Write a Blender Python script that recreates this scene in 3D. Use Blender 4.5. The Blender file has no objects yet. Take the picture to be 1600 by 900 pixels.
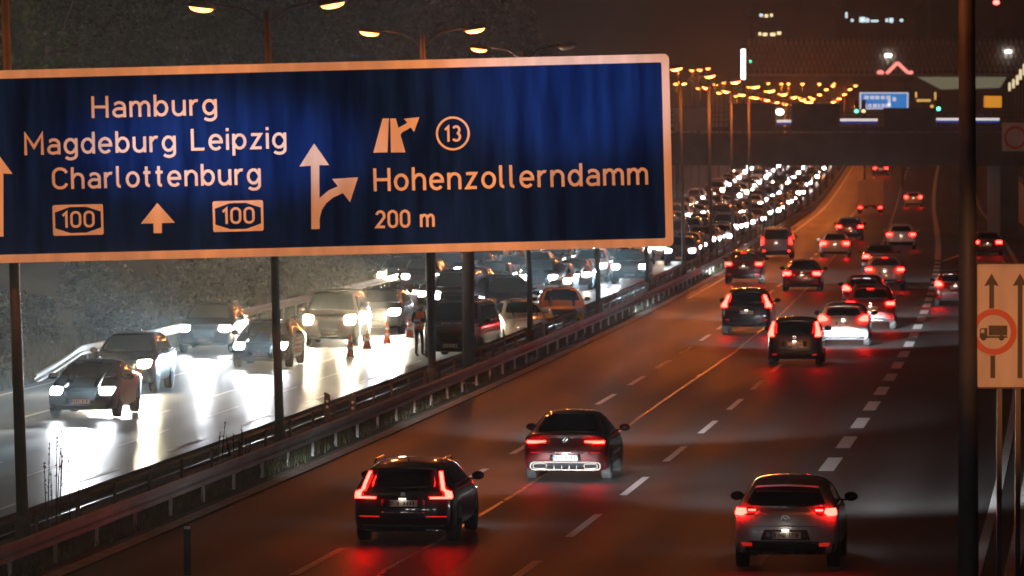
import bpy, bmesh, math, random
from mathutils import Vector, Matrix
from mathutils.bvhtree import BVHTree
R = math.radians
random.seed(11)
C = bpy.context.scene.collection
SC = bpy.context.scene

# ------------------------------------------------------------------ camera, world, exposure
F = 8889.0      # focal length in photo pixels (200 mm lens on 36 mm, 1600 px wide)
CH = 7.33       # camera height above the carriageway
HY = 211.0      # horizon row in the photo
cam = bpy.data.cameras.new('camera')
cam.lens = 200.0; cam.sensor_width = 36.0; cam.sensor_fit = 'HORIZONTAL'
cam.clip_start = 0.5; cam.clip_end = 9000
cam.dof.use_dof = True; cam.dof.focus_distance = 112.0; cam.dof.aperture_fstop = 3.6
cam_o = bpy.data.objects.new('camera', cam); C.objects.link(cam_o)
cam_o.location = (0, 0, CH)
cam_o.rotation_euler = (R(90) - math.atan((450 - HY) / F), 0, 0)
SC.camera = cam_o

w = bpy.data.worlds.new('World'); SC.world = w; w.use_nodes = True
nt = w.node_tree; nt.nodes.clear()
out = nt.nodes.new('ShaderNodeOutputWorld')
sky = nt.nodes.new('ShaderNodeTexSky'); sky.sky_type = 'NISHITA'; sky.sun_disc = False
sky.sun_elevation = R(-4); sky.sun_rotation = R(200)
b1 = nt.nodes.new('ShaderNodeBackground'); b1.inputs[1].default_value = 0.003
nt.links.new(sky.outputs[0], b1.inputs[0])
b2 = nt.nodes.new('ShaderNodeBackground'); b2.inputs[0].default_value = (1.0, 0.5, 0.28, 1); b2.inputs[1].default_value = 0.0016
ad = nt.nodes.new('ShaderNodeAddShader')
nt.links.new(b1.outputs[0], ad.inputs[0]); nt.links.new(b2.outputs[0], ad.inputs[1]); nt.links.new(ad.outputs[0], out.inputs[0])

SC.view_settings.view_transform = 'Standard'; SC.view_settings.look = 'None'
SC.view_settings.exposure = 0.0; SC.view_settings.gamma = 1.0; SC.view_settings.use_curve_mapping = False
cy = SC.cycles
cy.use_denoising = True
cy.sample_clamp_indirect = 4.0
cy.max_bounces = 6; cy.diffuse_bounces = 2; cy.glossy_bounces = 3; cy.transmission_bounces = 3; cy.volume_bounces = 0
cy.caustics_reflective = False; cy.caustics_refractive = False
try: cy.use_light_tree = True
except Exception: pass

HAZE_DENSITY = 0.00015
HAZE_ANISO = 0.72
SODIUM = 11.0         # street lamp lens radiance
LAMP_W = 170.0        # power of the bulb in each street lamp head
HEAD = 2300.0         # oncoming headlamp radiance
TAIL = 75.0           # brake lamp radiance

# unseen sodium and white spots added by the viewpoint to light the sign faces
def add_spot(name, label, loc, target, col, watts, deg, blend, radius, flat=1.0):
    o = bpy.data.objects.new(name, None); C.objects.link(o); o.location = loc
    o['label'] = label; o['category'] = 'added_spot'
    d = (Vector(target) - Vector(loc)).normalized()
    l = bpy.data.lights.new('bulb', 'SPOT'); l.energy = watts; l.color = col; l.spot_size = R(deg); l.spot_blend = blend; l.shadow_soft_size = radius
    lo = bpy.data.objects.new('bulb', l); C.objects.link(lo); lo.parent = o; lo.rotation_euler = d.to_track_quat('-Z', 'Y').to_euler(); lo.location = d * 0.12; lo.scale = (1, flat, 1)
    ADDED_SPOTS.append((o, d))
ADDED_SPOTS = []
for tx, nm in ((-10.6, 'first'), (-6.6, 'second'), (-2.6, 'third'), (1.0, 'fourth')):
    add_spot('added_spot', nm + ' of four sodium spots added out of view to light the blue sign', (-3.0 + tx * .12, -6, 11.0), (tx, 85, 7.1), (1.0, .30, .085), 230000, 4.6, .9, .15)
add_spot('added_spot', 'sodium spot added out of view to light the lorry sign', (9.0, -6, 11.0), (7.6, 84, 4.6), (1.0, .32, .09), 150000, 3.2, .8, .15)
add_spot('added_spot', 'white spot added out of view to brighten the sign top corner', (4.0, -14, 9.0), (0.9, 85, 8.0), (.72, .88, 1.0), 200000, 2.6, 1.0, .3, .6)
add_spot('added_spot', 'white spot added out of view to brighten the sign middle', (-1.5, -14, 8.8), (-4.4, 85, 7.15), (.72, .88, 1.0), 230000, 3.2, 1.0, .3, .36)

# ------------------------------------------------------------------ road geometry
def KX(Z):            # lateral position of the median kerb at distance Z
    t = min(Z, 740.0) / 100
    v = 0.0698674 * t**3 - 1.01747122 * t**2 + 12.12722021 * t - 18.00897521
    if Z > 740: v += (Z - 740) * 0.088
    return v
def RISE(Z):          # the motorway climbs beyond the overbridge
    if Z < 520: return 0.0
    if Z < 730: return 8e-5 * (Z - 520)**2
    return 8e-5 * 210**2
def HEADING(Z):
    return math.atan2(KX(Z + 1) - KX(Z - 1), 2.0)
def P(px, py):        # photo pixel on the road plane -> ground point
    Z = F * CH / (py - HY)
    return (px - 800) * Z / F, Z
def AT(px, py, Z):    # photo pixel at distance Z -> point
    return Vector(((px - 800) * Z / F, Z, CH - (py - HY) * Z / F))
def RP(off, Z, h=0.0):
    return Vector((KX(Z) + off, Z, RISE(Z) + h))

# ------------------------------------------------------------------ materials
def mat(name, col, rough=0.6, metal=0.0, emit=None, es=0.0, coat=0.0, spec=0.5):
    m = bpy.data.materials.new(name); m.use_nodes = True
    p = m.node_tree.nodes['Principled BSDF']
    p.inputs['Base Color'].default_value = (*col, 1)
    p.inputs['Roughness'].default_value = rough
    p.inputs['Metallic'].default_value = metal
    p.inputs['Specular IOR Level'].default_value = spec
    if coat: p.inputs['Coat Weight'].default_value = coat; p.inputs['Coat Roughness'].default_value = 0.05
    if emit:
        p.inputs['Emission Color'].default_value = (*emit, 1); p.inputs['Emission Strength'].default_value = es
    return m
def noisy(name, c0, c1, scale, rough=(0.6, 0.8), metal=0.0, stretch=(1, 1, 1), bump=0.0, detail=6, spec=0.5, lo=0.35, hi=0.65):
    m = mat(name, c0, rough[0], metal, spec=spec)
    t = m.node_tree; p = t.nodes['Principled BSDF']
    tc = t.nodes.new('ShaderNodeTexCoord'); mp = t.nodes.new('ShaderNodeMapping'); mp.inputs['Scale'].default_value = stretch
    n = t.nodes.new('ShaderNodeTexNoise'); n.inputs['Scale'].default_value = scale; n.inputs['Detail'].default_value = detail
    r = t.nodes.new('ShaderNodeMapRange'); r.inputs[1].default_value = lo; r.inputs[2].default_value = hi
    mx = t.nodes.new('ShaderNodeMix'); mx.data_type = 'RGBA'
    mx.inputs[6].default_value = (*c0, 1); mx.inputs[7].default_value = (*c1, 1)
    rr = t.nodes.new('ShaderNodeMapRange'); rr.inputs[3].default_value = rough[0]; rr.inputs[4].default_value = rough[1]
    L = t.links
    L.new(tc.outputs['Object'], mp.inputs[0]); L.new(mp.outputs[0], n.inputs['Vector']); L.new(n.outputs[0], r.inputs[0])
    L.new(r.outputs[0], mx.inputs[0]); L.new(mx.outputs[2], p.inputs['Base Color'])
    L.new(r.outputs[0], rr.inputs[0]); L.new(rr.outputs[0], p.inputs['Roughness'])
    if bump:
        n2 = t.nodes.new('ShaderNodeTexNoise'); n2.inputs['Scale'].default_value = scale * 12; n2.inputs['Detail'].default_value = 3
        bp = t.nodes.new('ShaderNodeBump'); bp.inputs['Strength'].default_value = bump; bp.inputs['Distance'].default_value = 0.02
        L.new(mp.outputs[0], n2.inputs['Vector']); L.new(n2.outputs[0], bp.inputs['Height']); L.new(bp.outputs[0], p.inputs['Normal'])
    return m

def asphalt_mat(name, a, b, rough, lane=3.75):
    m = mat(name, a, rough[0], spec=0.34 if lane > 3.5 else 0.5)
    t = m.node_tree; p = t.nodes['Principled BSDF']; L = t.links
    tc = t.nodes.new('ShaderNodeTexCoord')
    def noise(scale, st, detail=5):
        mp = t.nodes.new('ShaderNodeMapping'); mp.inputs['Scale'].default_value = st
        n = t.nodes.new('ShaderNodeTexNoise'); n.inputs['Scale'].default_value = scale; n.inputs['Detail'].default_value = detail
        L.new(tc.outputs['Object'], mp.inputs[0]); L.new(mp.outputs[0], n.inputs['Vector']); return n.outputs[0]
    big = noise(0.22, (1, 0.16, 1)); fine = noise(9.0, (1, 0.5, 1), 4); grit = noise(60.0, (1, 1, 1), 2)
    ad1 = t.nodes.new('ShaderNodeMath'); ad1.operation = 'MULTIPLY_ADD'; ad1.inputs[1].default_value = 0.45; L.new(fine, ad1.inputs[0]); L.new(big, ad1.inputs[2])
    r = t.nodes.new('ShaderNodeMapRange'); r.inputs[1].default_value = 0.5; r.inputs[2].default_value = 0.95; L.new(ad1.outputs[0], r.inputs[0])
    mx = t.nodes.new('ShaderNodeMix'); mx.data_type = 'RGBA'; mx.inputs[6].default_value = (*a, 1); mx.inputs[7].default_value = (*b, 1)
    at = t.nodes.new('ShaderNodeAttribute'); at.attribute_name = 'across'
    def mth(op, a_, b_=None, c_=None):
        n_ = t.nodes.new('ShaderNodeMath'); n_.operation = op
        for i_, q_ in enumerate((a_, b_, c_)):
            if q_ is None: continue
            if isinstance(q_, (int, float)): n_.inputs[i_].default_value = q_
            else: L.new(q_, n_.inputs[i_])
        return n_.outputs[0]
    wobble = noise(0.05, (1, 1, 1), 2)
    ph = mth('MULTIPLY', mth('ADD', at.outputs['Fac'], mth('MULTIPLY', wobble, 0.5)), 2 * math.pi / lane)
    track = mth('MULTIPLY_ADD', mth('COSINE', mth('MULTIPLY', ph, 2.0)), -0.5, 0.5)      # 1 in the wheel tracks
    patchn = noise(0.05, (2.2, 0.25, 1), 1)
    pt_ = t.nodes.new('ShaderNodeMapRange'); pt_.inputs[1].default_value = 0.50; pt_.inputs[2].default_value = 0.53; L.new(patchn, pt_.inputs[0])
    fac = mth('SUBTRACT', mth('MULTIPLY_ADD', pt_.outputs[0], 0.35, r.outputs[0]), mth('MULTIPLY', track, 0.45))
    L.new(fac, mx.inputs[0]); L.new(mx.outputs[2], p.inputs['Base Color'])
    big = mth('SUBTRACT', big, mth('MULTIPLY', track, 0.16))
    rr = t.nodes.new('ShaderNodeMapRange'); rr.inputs[1].default_value = 0.3; rr.inputs[2].default_value = 0.7
    rr.inputs[3].default_value = rough[0]; rr.inputs[4].default_value = rough[1]; L.new(big, rr.inputs[0]); L.new(rr.outputs[0], p.inputs['Roughness'])
    bp = t.nodes.new('ShaderNodeBump'); bp.inputs['Strength'].default_value = 0.25; bp.inputs['Distance'].default_value = 0.006
    L.new(grit, bp.inputs['Height']); L.new(bp.outputs[0], p.inputs['Normal'])
    return m

M = {}
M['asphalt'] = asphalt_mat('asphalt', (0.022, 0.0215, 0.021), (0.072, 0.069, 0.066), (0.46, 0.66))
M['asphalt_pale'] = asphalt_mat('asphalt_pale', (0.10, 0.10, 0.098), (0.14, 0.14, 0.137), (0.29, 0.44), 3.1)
M['ground'] = noisy('ground', (0.030, 0.034, 0.018), (0.06, 0.055, 0.03), 0.6, (0.85, 0.95), bump=0.4)
M['mark'] = noisy('road_paint', (0.72, 0.72, 0.70), (0.86, 0.86, 0.84), 6.0, (0.45, 0.6))
def worn(m):
    t = m.node_tree; p = t.nodes['Principled BSDF']; tc = t.nodes.new('ShaderNodeTexCoord')
    n = t.nodes.new('ShaderNodeTexNoise'); n.inputs['Scale'].default_value = 5.0; n.inputs['Detail'].default_value = 8; n.inputs['Roughness'].default_value = .7
    r = t.nodes.new('ShaderNodeMapRange'); r.inputs[1].default_value = .31; r.inputs[2].default_value = .42
    mx = t.nodes.new('ShaderNodeMix'); mx.data_type = 'RGBA'; mx.inputs[6].default_value = (.10, .098, .095, 1)
    src = p.inputs['Base Color'].links[0].from_socket
    t.links.new(tc.outputs['Object'], n.inputs['Vector']); t.links.new(n.outputs[0], r.inputs[0]); t.links.new(r.outputs[0], mx.inputs[0]); t.links.new(src, mx.inputs[7]); t.links.new(mx.outputs[2], p.inputs['Base Color'])
worn(M['mark'])
M['seam'] = noisy('tar_seam', (0.16, 0.09, 0.05), (0.30, 0.17, 0.08), 3.0, (0.25, 0.4))
M['gutter'] = noisy('gutter_stone', (0.38, 0.38, 0.36), (0.62, 0.61, 0.57), 2.0, (0.6, 0.8), bump=0.3)
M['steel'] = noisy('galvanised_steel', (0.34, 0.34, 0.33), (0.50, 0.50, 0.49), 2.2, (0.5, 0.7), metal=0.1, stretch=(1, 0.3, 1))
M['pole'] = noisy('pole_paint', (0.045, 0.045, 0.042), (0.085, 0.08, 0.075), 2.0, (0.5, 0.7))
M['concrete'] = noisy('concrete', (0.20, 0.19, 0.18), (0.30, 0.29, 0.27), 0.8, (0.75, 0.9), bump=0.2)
M['bridgeconcrete'] = noisy('dark_concrete', (0.06, 0.055, 0.05), (0.11, 0.10, 0.09), 0.5, (0.75, 0.9), bump=0.2)  # darker concrete tone for the overbridge
M['darkpanel'] = noisy('dark_panel', (0.05, 0.05, 0.05), (0.09, 0.085, 0.08), 1.0, (0.6, 0.8))
M['signwhite'] = noisy('sign_white', (0.60, 0.60, 0.58), (0.78, 0.78, 0.76), 1.2, (0.6, 0.7), stretch=(3, 3, 0.5), spec=0.1)
M['signback'] = noisy('sign_back', (0.12, 0.12, 0.12), (0.2, 0.2, 0.2), 2.0, (0.5, 0.7), metal=0.3)
M['black'] = mat('black_film', (0.012, 0.012, 0.012), 0.5)
M['signorange'] = mat('sign_red', (0.55, 0.05, 0.02), 0.45)
M['leaf'] = noisy('leaf', (0.016, 0.028, 0.008), (0.04, 0.055, 0.015), 0.8, (0.6, 0.75), spec=0.12)
M['leaf2'] = noisy('leaf_dark', (0.009, 0.013, 0.005), (0.022, 0.028, 0.010), 0.8, (0.6, 0.75), spec=0.10)
M['bark'] = noisy('bark', (0.05, 0.04, 0.03), (0.11, 0.09, 0.07), 3.0, (0.85, 0.95), bump=0.5)
M['grass'] = noisy('grass', (0.022, 0.034, 0.010), (0.06, 0.062, 0.024), 0.9, (0.7, 0.85))
M['weed'] = mat('dry_weed', (0.03, 0.028, 0.018), 0.85)
M['glass'] = mat('car_glass', (0.008, 0.009, 0.011), 0.06, 0, spec=0.6)
M['plastic'] = mat('black_plastic', (0.014, 0.014, 0.015), 0.45)
M['tyre'] = noisy('tyre', (0.012, 0.012, 0.012), (0.022, 0.022, 0.021), 9.0, (0.75, 0.9))
M['rim'] = mat('rim_alloy', (0.35, 0.35, 0.36), 0.3, 0.9)
M['chrome'] = mat('chrome', (0.75, 0.75, 0.75), 0.12, 1.0)
M['plate'] = mat('number_plate', (0.80, 0.79, 0.74), 0.4)
M['plateblue'] = mat('plate_blue', (0.01, 0.05, 0.35), 0.4)
M['platelamp'] = mat('plate_lamp', (1, 1, 1), 0.5, emit=(1.0, 0.85, 0.66), es=9.0)
M['tail'] = mat('tail_lens', (0.35, 0.01, 0.01), 0.2, emit=(1.0, 0.0085, 0.0058), es=TAIL)
M['taildim'] = mat('tail_lens_dim', (0.35, 0.01, 0.01), 0.2, emit=(1.0, 0.012, 0.008), es=TAIL * 0.2)
M['taildark'] = mat('tail_lens_dark', (0.22, 0.008, 0.008), 0.15)
M['reflector'] = mat('red_reflector', (0.5, 0.01, 0.01), 0.2, emit=(1.0, 0.03, 0.02), es=0.35)
M['head'] = mat('head_lens', (0.9, 0.9, 0.9), 0.2, emit=(0.62, 0.86, 1.0), es=HEAD)
M['headwarm'] = mat('head_lens_warm', (0.9, 0.9, 0.9), 0.2, emit=(1.0, 0.83, 0.58), es=HEAD * 0.9)
M['headhigh'] = mat('head_lens_high_beam', (0.9, 0.9, 0.9), 0.2, emit=(1.0, 0.90, 0.70), es=HEAD * 2.2)
M['headqueue'] = mat('head_lens_queue', (0.9, 0.9, 0.9), 0.2, emit=(0.84, 0.94, 1.0), es=60.0)
M['headqueuewarm'] = mat('head_lens_queue_warm', (0.9, 0.9, 0.9), 0.2, emit=(1.0, 0.80, 0.55), es=60.0)
M['headaway'] = mat('head_lens_away', (0.9, 0.9, 0.9), 0.2, emit=(0.90, 0.95, 1.0), es=110.0)
M['headoff'] = mat('head_lens_off', (0.5, 0.5, 0.5), 0.12)
M['sodium'] = mat('sodium_lens', (0.9, 0.6, 0.3), 0.4, emit=(1.0, 0.22, 0.05), es=SODIUM)
M['sodiumfar'] = mat('sodium_lens_bright', (0.9, 0.6, 0.3), 0.4, emit=(1.0, 0.22, 0.05), es=SODIUM)
M['lampoff'] = mat('lens_unlit', (0.5, 0.48, 0.42), 0.3)
M['lamphead'] = mat('lamp_housing', (0.25, 0.24, 0.22), 0.5, 0.3)
M['neonwhite'] = mat('lit_white', (0.9, 0.9, 0.9), 0.4, emit=(1.0, 0.93, 0.86), es=6.0)
M['neonred'] = mat('neon_red', (0.9, 0.2, 0.2), 0.4, emit=(1.0, 0.26, 0.22), es=1.6)
M['winwarm'] = mat('window_lit_warm', (0.9, 0.8, 0.6), 0.4, emit=(1.0, 0.78, 0.42), es=1.6)
M['wincool'] = mat('window_lit_cool', (0.8, 0.9, 0.9), 0.4, emit=(0.75, 0.95, 1.0), es=1.2)
M['lightgreen'] = mat('signal_green', (0.1, 0.8, 0.4), 0.4, emit=(0.1, 1.0, 0.55), es=4.0)
M['beacon'] = mat('red_beacon', (0.8, 0.1, 0.1), 0.4, emit=(1.0, 0.12, 0.10), es=7.0)
M['amberbox'] = mat('amber_lit_panel', (0.8, 0.4, 0.05), 0.4, emit=(1.0, 0.42, 0.04), es=0.55)
M['lattice'] = noisy('lattice_metal', (0.50, 0.46, 0.42), (0.66, 0.62, 0.56), 0.4, (0.5, 0.7))
M['building'] = noisy('building_render', (0.12, 0.11, 0.10), (0.18, 0.16, 0.14), 0.3, (0.8, 0.9))
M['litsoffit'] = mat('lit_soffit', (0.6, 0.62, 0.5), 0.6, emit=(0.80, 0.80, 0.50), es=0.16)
M['hivis'] = noisy('hi_vis', (0.75, 0.18, 0.03), (0.85, 0.25, 0.04), 8.0, (0.7, 0.8))
M['retro'] = mat('reflective_tape', (0.85, 0.85, 0.82), 0.35)
M['skin'] = mat('skin', (0.45, 0.28, 0.20), 0.6)
M['cloth'] = noisy('dark_cloth', (0.012, 0.014, 0.022), (0.03, 0.032, 0.045), 6.0, (0.8, 0.95))
M['hair'] = mat('hair', (0.02, 0.014, 0.01), 0.7)
M['coneorange'] = mat('cone_orange', (0.75, 0.12, 0.02), 0.55)
M['cargo'] = noisy('cargo_grey', (0.5, 0.46, 0.42), (0.62, 0.58, 0.53), 0.8, (0.6, 0.8))
def paint(name, col, metal=0.35, rough=0.32):
    return mat('paint_' + name, col, rough, metal, coat=1.0)
PAINT = dict(silver=paint('silver', (0.62, 0.63, 0.66), 0.25), black=paint('black', (0.010, 0.010, 0.011)), navy=paint('navy', (0.010, 0.014, 0.04)),
    darkred=paint('dark_red', (0.10, 0.006, 0.006)), red=paint('red', (0.30, 0.012, 0.010), 0.2), white=paint('white', (0.72, 0.72, 0.70), 0.0), grey=paint('grey', (0.12, 0.12, 0.13)),
    blue=paint('blue', (0.015, 0.06, 0.28), 0.1), steelblue=paint('steel_blue', (0.35, 0.42, 0.55), 0.2), brown=paint('brown', (0.08, 0.055, 0.035)),
    police=paint('police_blue', (0.02, 0.03, 0.07), 0.1), cream=paint('cream', (0.62, 0.55, 0.44), 0.0), amber=paint('amber', (0.72, 0.34, 0.05), 0.0), teal=paint('teal', (0.02, 0.07, 0.09)))  # amber: a pale car's orange lamplight put into the paint

# sign face: reflective sheeting, vertical streaks painted in for shadows of railing bars
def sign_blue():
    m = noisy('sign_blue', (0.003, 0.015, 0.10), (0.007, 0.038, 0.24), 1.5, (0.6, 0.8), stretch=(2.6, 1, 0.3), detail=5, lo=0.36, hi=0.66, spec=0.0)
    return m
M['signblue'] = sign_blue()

# ------------------------------------------------------------------ mesh helpers
class MB:
    def __init__(s): s.v = []; s.f = []
    def add(s, vs, fs):
        o = len(s.v); s.v += [tuple(x) for x in vs]; s.f += [tuple(i + o for i in f) for f in fs]; return s
    def box(s, c, d, rot=None):
        x, y, z = d[0] / 2, d[1] / 2, d[2] / 2
        vs = [Vector((a * x, b * y, e * z)) for a in (-1, 1) for b in (-1, 1) for e in (-1, 1)]
        if rot is not None: vs = [rot @ v for v in vs]
        vs = [v + Vector(c) for v in vs]
        return s.add(vs, [(0, 1, 3, 2), (4, 6, 7, 5), (0, 4, 5, 1), (2, 3, 7, 6), (0, 2, 6, 4), (1, 5, 7, 3)])
    def tube(s, p0, p1, r0, r1=None, n=10, caps=True):
        r1 = r0 if r1 is None else r1
        p0, p1 = Vector(p0), Vector(p1); d = (p1 - p0).normalized()
        u = d.orthogonal().normalized(); v = d.cross(u)
        vs = []
        for p, r in ((p0, r0), (p1, r1)):
            for i in range(n):
                a = 2 * math.pi * i / n; vs.append(p + (u * math.cos(a) + v * math.sin(a)) * r)
        fs = [(i, (i + 1) % n, n + (i + 1) % n, n + i) for i in range(n)]
        if caps: fs += [tuple(range(n))[::-1], tuple(range(n, 2 * n))]
        return s.add(vs, fs)
    def path(s, pts, r, n=8):
        for a, b in zip(pts[:-1], pts[1:]): s.tube(a, b, r, r, n)
        return s
    def lathe(s, prof, n=16, c=(0, 0, 0), axis='z'):
        vs = []
        for r, h in prof:
            for i in range(n):
                a = 2 * math.pi * i / n
                q = (r * math.cos(a), r * math.sin(a), h)
                if axis == 'x': q = (h, q[0], q[1])
                if axis == 'y': q = (q[0], h, q[1])
                vs.append((q[0] + c[0], q[1] + c[1], q[2] + c[2]))
        fs = []
        for k in range(len(prof) - 1):
            for i in range(n):
                fs.append((k * n + i, k * n + (i + 1) % n, (k + 1) * n + (i + 1) % n, (k + 1) * n + i))
        fs += [tuple(range(n))[::-1], tuple(range((len(prof) - 1) * n, len(prof) * n))]
        return s.add(vs, fs)
    def prism(s, poly, y0, y1):      # polygon in x,z extruded along y
        n = len(poly)
        vs = [(x, y0, z) for x, z in poly] + [(x, y1, z) for x, z in poly]
        return s.add(vs, [tuple(range(n))[::-1], tuple(range(n, 2 * n))] + [(i, (i + 1) % n, n + (i + 1) % n, n + i) for i in range(n)])
    def mesh(s, name, m, smooth=False, fix=False):
        me = bpy.data.meshes.new(name); me.from_pydata(s.v, [], s.f); me.update()
        if fix:
            bm = bmesh.new(); bm.from_mesh(me); bmesh.ops.recalc_face_normals(bm, faces=bm.faces); bm.to_mesh(me); bm.free()
        if m: me.materials.append(m)
        if smooth: me.polygons.foreach_set('use_smooth', [True] * len(me.polygons))
        return me
    def build(s, name, m, parent=None, smooth=False, fix=True):
        return link(name, s.mesh(name, m, smooth, fix), parent)
def link(name, me, parent=None):
    o = bpy.data.objects.new(name, me); C.objects.link(o)
    if parent: o.parent = parent
    return o
def tag(o, label=None, cat=None, group=None, kind=None):
    if label: o['label'] = label
    if cat: o['category'] = cat
    if group: o['group'] = group
    if kind: o['kind'] = kind
    return o
def thing(name, label, cat, loc=(0, 0, 0), rz=0.0, group=None):
    o = bpy.data.objects.new(name, None); C.objects.link(o); o.location = loc; o.rotation_euler = (0, 0, rz)
    o.empty_display_size = 0.3
    return tag(o, label, cat, group)
def copy_tree(root, skip=()):
    r = root.copy(); C.objects.link(r)
    def rec(src, dst):
        for ch in src.children:
            if ch.name.split('.')[0] in skip or ch.type == 'LIGHT': continue
            c = ch.copy(); C.objects.link(c); c.parent = dst
            c.matrix_parent_inverse = ch.matrix_parent_inverse
            rec(ch, c)
    rec(root, r)
    return r

# ------------------------------------------------------------------ ground and road sheets
ZROWS = [-60, 0, 40] + [60 + 6 * i for i in range(40)] + [300 + 12 * i for i in range(40)] + [780, 850, 950, 1100, 1300, 1600, 2000, 2600, 4000]
def strip(name, m, o0, o1, h, kind='structure', rows=None, z0=None, z1=None, wob=0):
    b = MB(); rows = rows or ZROWS
    rows = [z for z in rows if (z0 is None or z >= z0) and (z1 is None or z <= z1)]
    if z0 is not None and rows[0] != z0: rows = [z0] + rows
    if z1 is not None and rows[-1] != z1: rows = rows + [z1]
    n = len(rows); vs = []
    for z in rows:
        vs += [RP(o0, z, h), RP(o1, z, h)]
    b.add(vs, [(2 * i, 2 * i + 1, 2 * i + 3, 2 * i + 2) for i in range(n - 1)])
    o = b.build(name, m, fix=False); tag(o, kind=kind)
    at = o.data.attributes.new('across', 'FLOAT', 'POINT'); at.data.foreach_set('value', [o0 if i % 2 == 0 else o1 for i in range(len(o.data.vertices))])
    return o
def bank(off, Z):
    if off < -15.5:
        t = -off - 15.5
        return -0.12 + min(5.5, 0.36 * t) * (1 if Z < 420 else max(0.15, 1 - (Z - 420) / 200))
    if off > 17: return -0.12 + min(1.2, 0.06 * (off - 17))
    return -0.12
offs = [-850, -300, -120, -60, -40, -30, -24, -20, -17, -15.5, -8, 0, 8, 16, 17, 20, 24, 30, 45, 70, 140, 400, 850]
b = MB(); vs = []
for z in ZROWS:
    for o in offs:
        vs.append(RP(o, z, bank(o, z)))
k = len(offs)
b.add(vs, [(r * k + c, r * k + c + 1, (r + 1) * k + c + 1, (r + 1) * k + c) for r in range(len(ZROWS) - 1) for c in range(k - 1)])
tag(b.build('ground', M['ground'], smooth=True, fix=False), kind='structure')
RO1 = 15.6
strip('road_away', M['asphalt'], 0.0, RO1, 0.0, z1=1300)
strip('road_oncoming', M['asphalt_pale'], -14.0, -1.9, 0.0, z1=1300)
strip('kerb_gutter', M['gutter'], -0.32, -0.02, 0.035, z1=900)
strip('kerb_verge', M['gutter'], RO1, RO1 + 0.25, 0.10, z1=900)
# median soil and verge, raised a little
b = MB(); vs = []; rows = [z for z in ZROWS if z <= 1000]
for z in rows:
    vs += [RP(-1.9, z, -0.02), RP(-1.8, z, 0.10), RP(-1.0, z, 0.14), RP(-0.33, z, 0.09), RP(-0.32, z, -0.02)]
b.add(vs, [(r * 5 + c, r * 5 + c + 1, (r + 1) * 5 + c + 1, (r + 1) * 5 + c) for r in range(len(rows) - 1) for c in range(4)])
tag(b.build('median_ground', M['ground'], fix=False), kind='structure')

# lane markings
def dash(b, off, Z0, Z1, wd, h=0.006, off1=None):
    off1 = off if off1 is None else off1
    n = max(1, int((Z1 - Z0) / 8))
    for i in range(n):
        a = Z0 + (Z1 - Z0) * i / n; c = Z0 + (Z1 - Z0) * (i + 1) / n
        oa = off + (off1 - off) * i / n; oc = off + (off1 - off) * (i + 1) / n
        b.add([RP(oa - wd / 2, a, h), RP(oa + wd / 2, a, h), RP(oc + wd / 2, c, h), RP(oc - wd / 2, c, h)], [(0, 1, 2, 3)])
b = MB()
Zd = 118.7 - 12 * 5
while Zd < 760:
    dash(b, 7.5, Zd - 3.1, Zd + 3.1, 0.16)
    dash(b, 3.75, Zd - 3.1 + 3.0, Zd + 3.1 + 3.0, 0.16)
    Zd += 12.0
Zd = 126.5 - 9.1 * 6
while Zd < 338:
    dash(b, 11.25, Zd - 2.6, Zd + 2.6, 0.34); Zd += 9.1
dash(b, 11.25, 338, 800, 0.36)
dash(b, 11.5, 330, 372, 0.22, off1=14.2)
dash(b, 15.1, -20, 330, 0.18)
dash(b, 0.45, 255, 800, 0.16)
tag(b.build('lane_markings', M['mark'], fix=False), kind='structure')
b = MB()
Zd = 60
while Zd < 760:
    dash(b, -4.35, Zd, Zd + 5.0, 0.13)
    dash(b, -5.85, Zd + 2, Zd + 9.5, 0.07)
    dash(b, -7.4, Zd + 2, Zd + 7.4, 0.14)
    dash(b, -10.6, Zd + 3, Zd + 7.5, 0.14); Zd += 12
dash(b, -13.5, -20, 760, 0.14); dash(b, -2.3, -20, 760, 0.12)
tag(b.build('lane_markings_oncoming', M['mark'], fix=False), kind='structure')
# glossy tar seam wandering along between the first two lanes
b = MB()
seam_px = [(560, 930), (600, 892), (688, 845), (760, 800), (838, 752), (905, 708), (985, 664), (1040, 625), (1100, 583), (1150, 548), (1210, 500), (1262, 450), (1300, 405), (1328, 372)]
sp = []
for x, y in seam_px:
    X, Z = P(x, y); sp.append((X - KX(Z), Z))
fine = []
for (o0, z0), (o1, z1) in zip(sp[:-1], sp[1:]):
    n = max(2, int((z1 - z0) / 2.5))
    for i in range(n): fine.append((o0 + (o1 - o0) * i / n + random.uniform(-0.03, 0.03), z0 + (z1 - z0) * i / n))
for (o0, z0), (o1, z1) in zip(fine[:-1], fine[1:]):
    b.add([RP(o0 - 0.045, z0, 0.009), RP(o0 + 0.045, z0, 0.009), RP(o1 + 0.045, z1, 0.009), RP(o1 - 0.045, z1, 0.009)], [(0, 1, 2, 3)])
tag(b.build('road_seam', M['seam'], fix=False), kind='structure')

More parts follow.
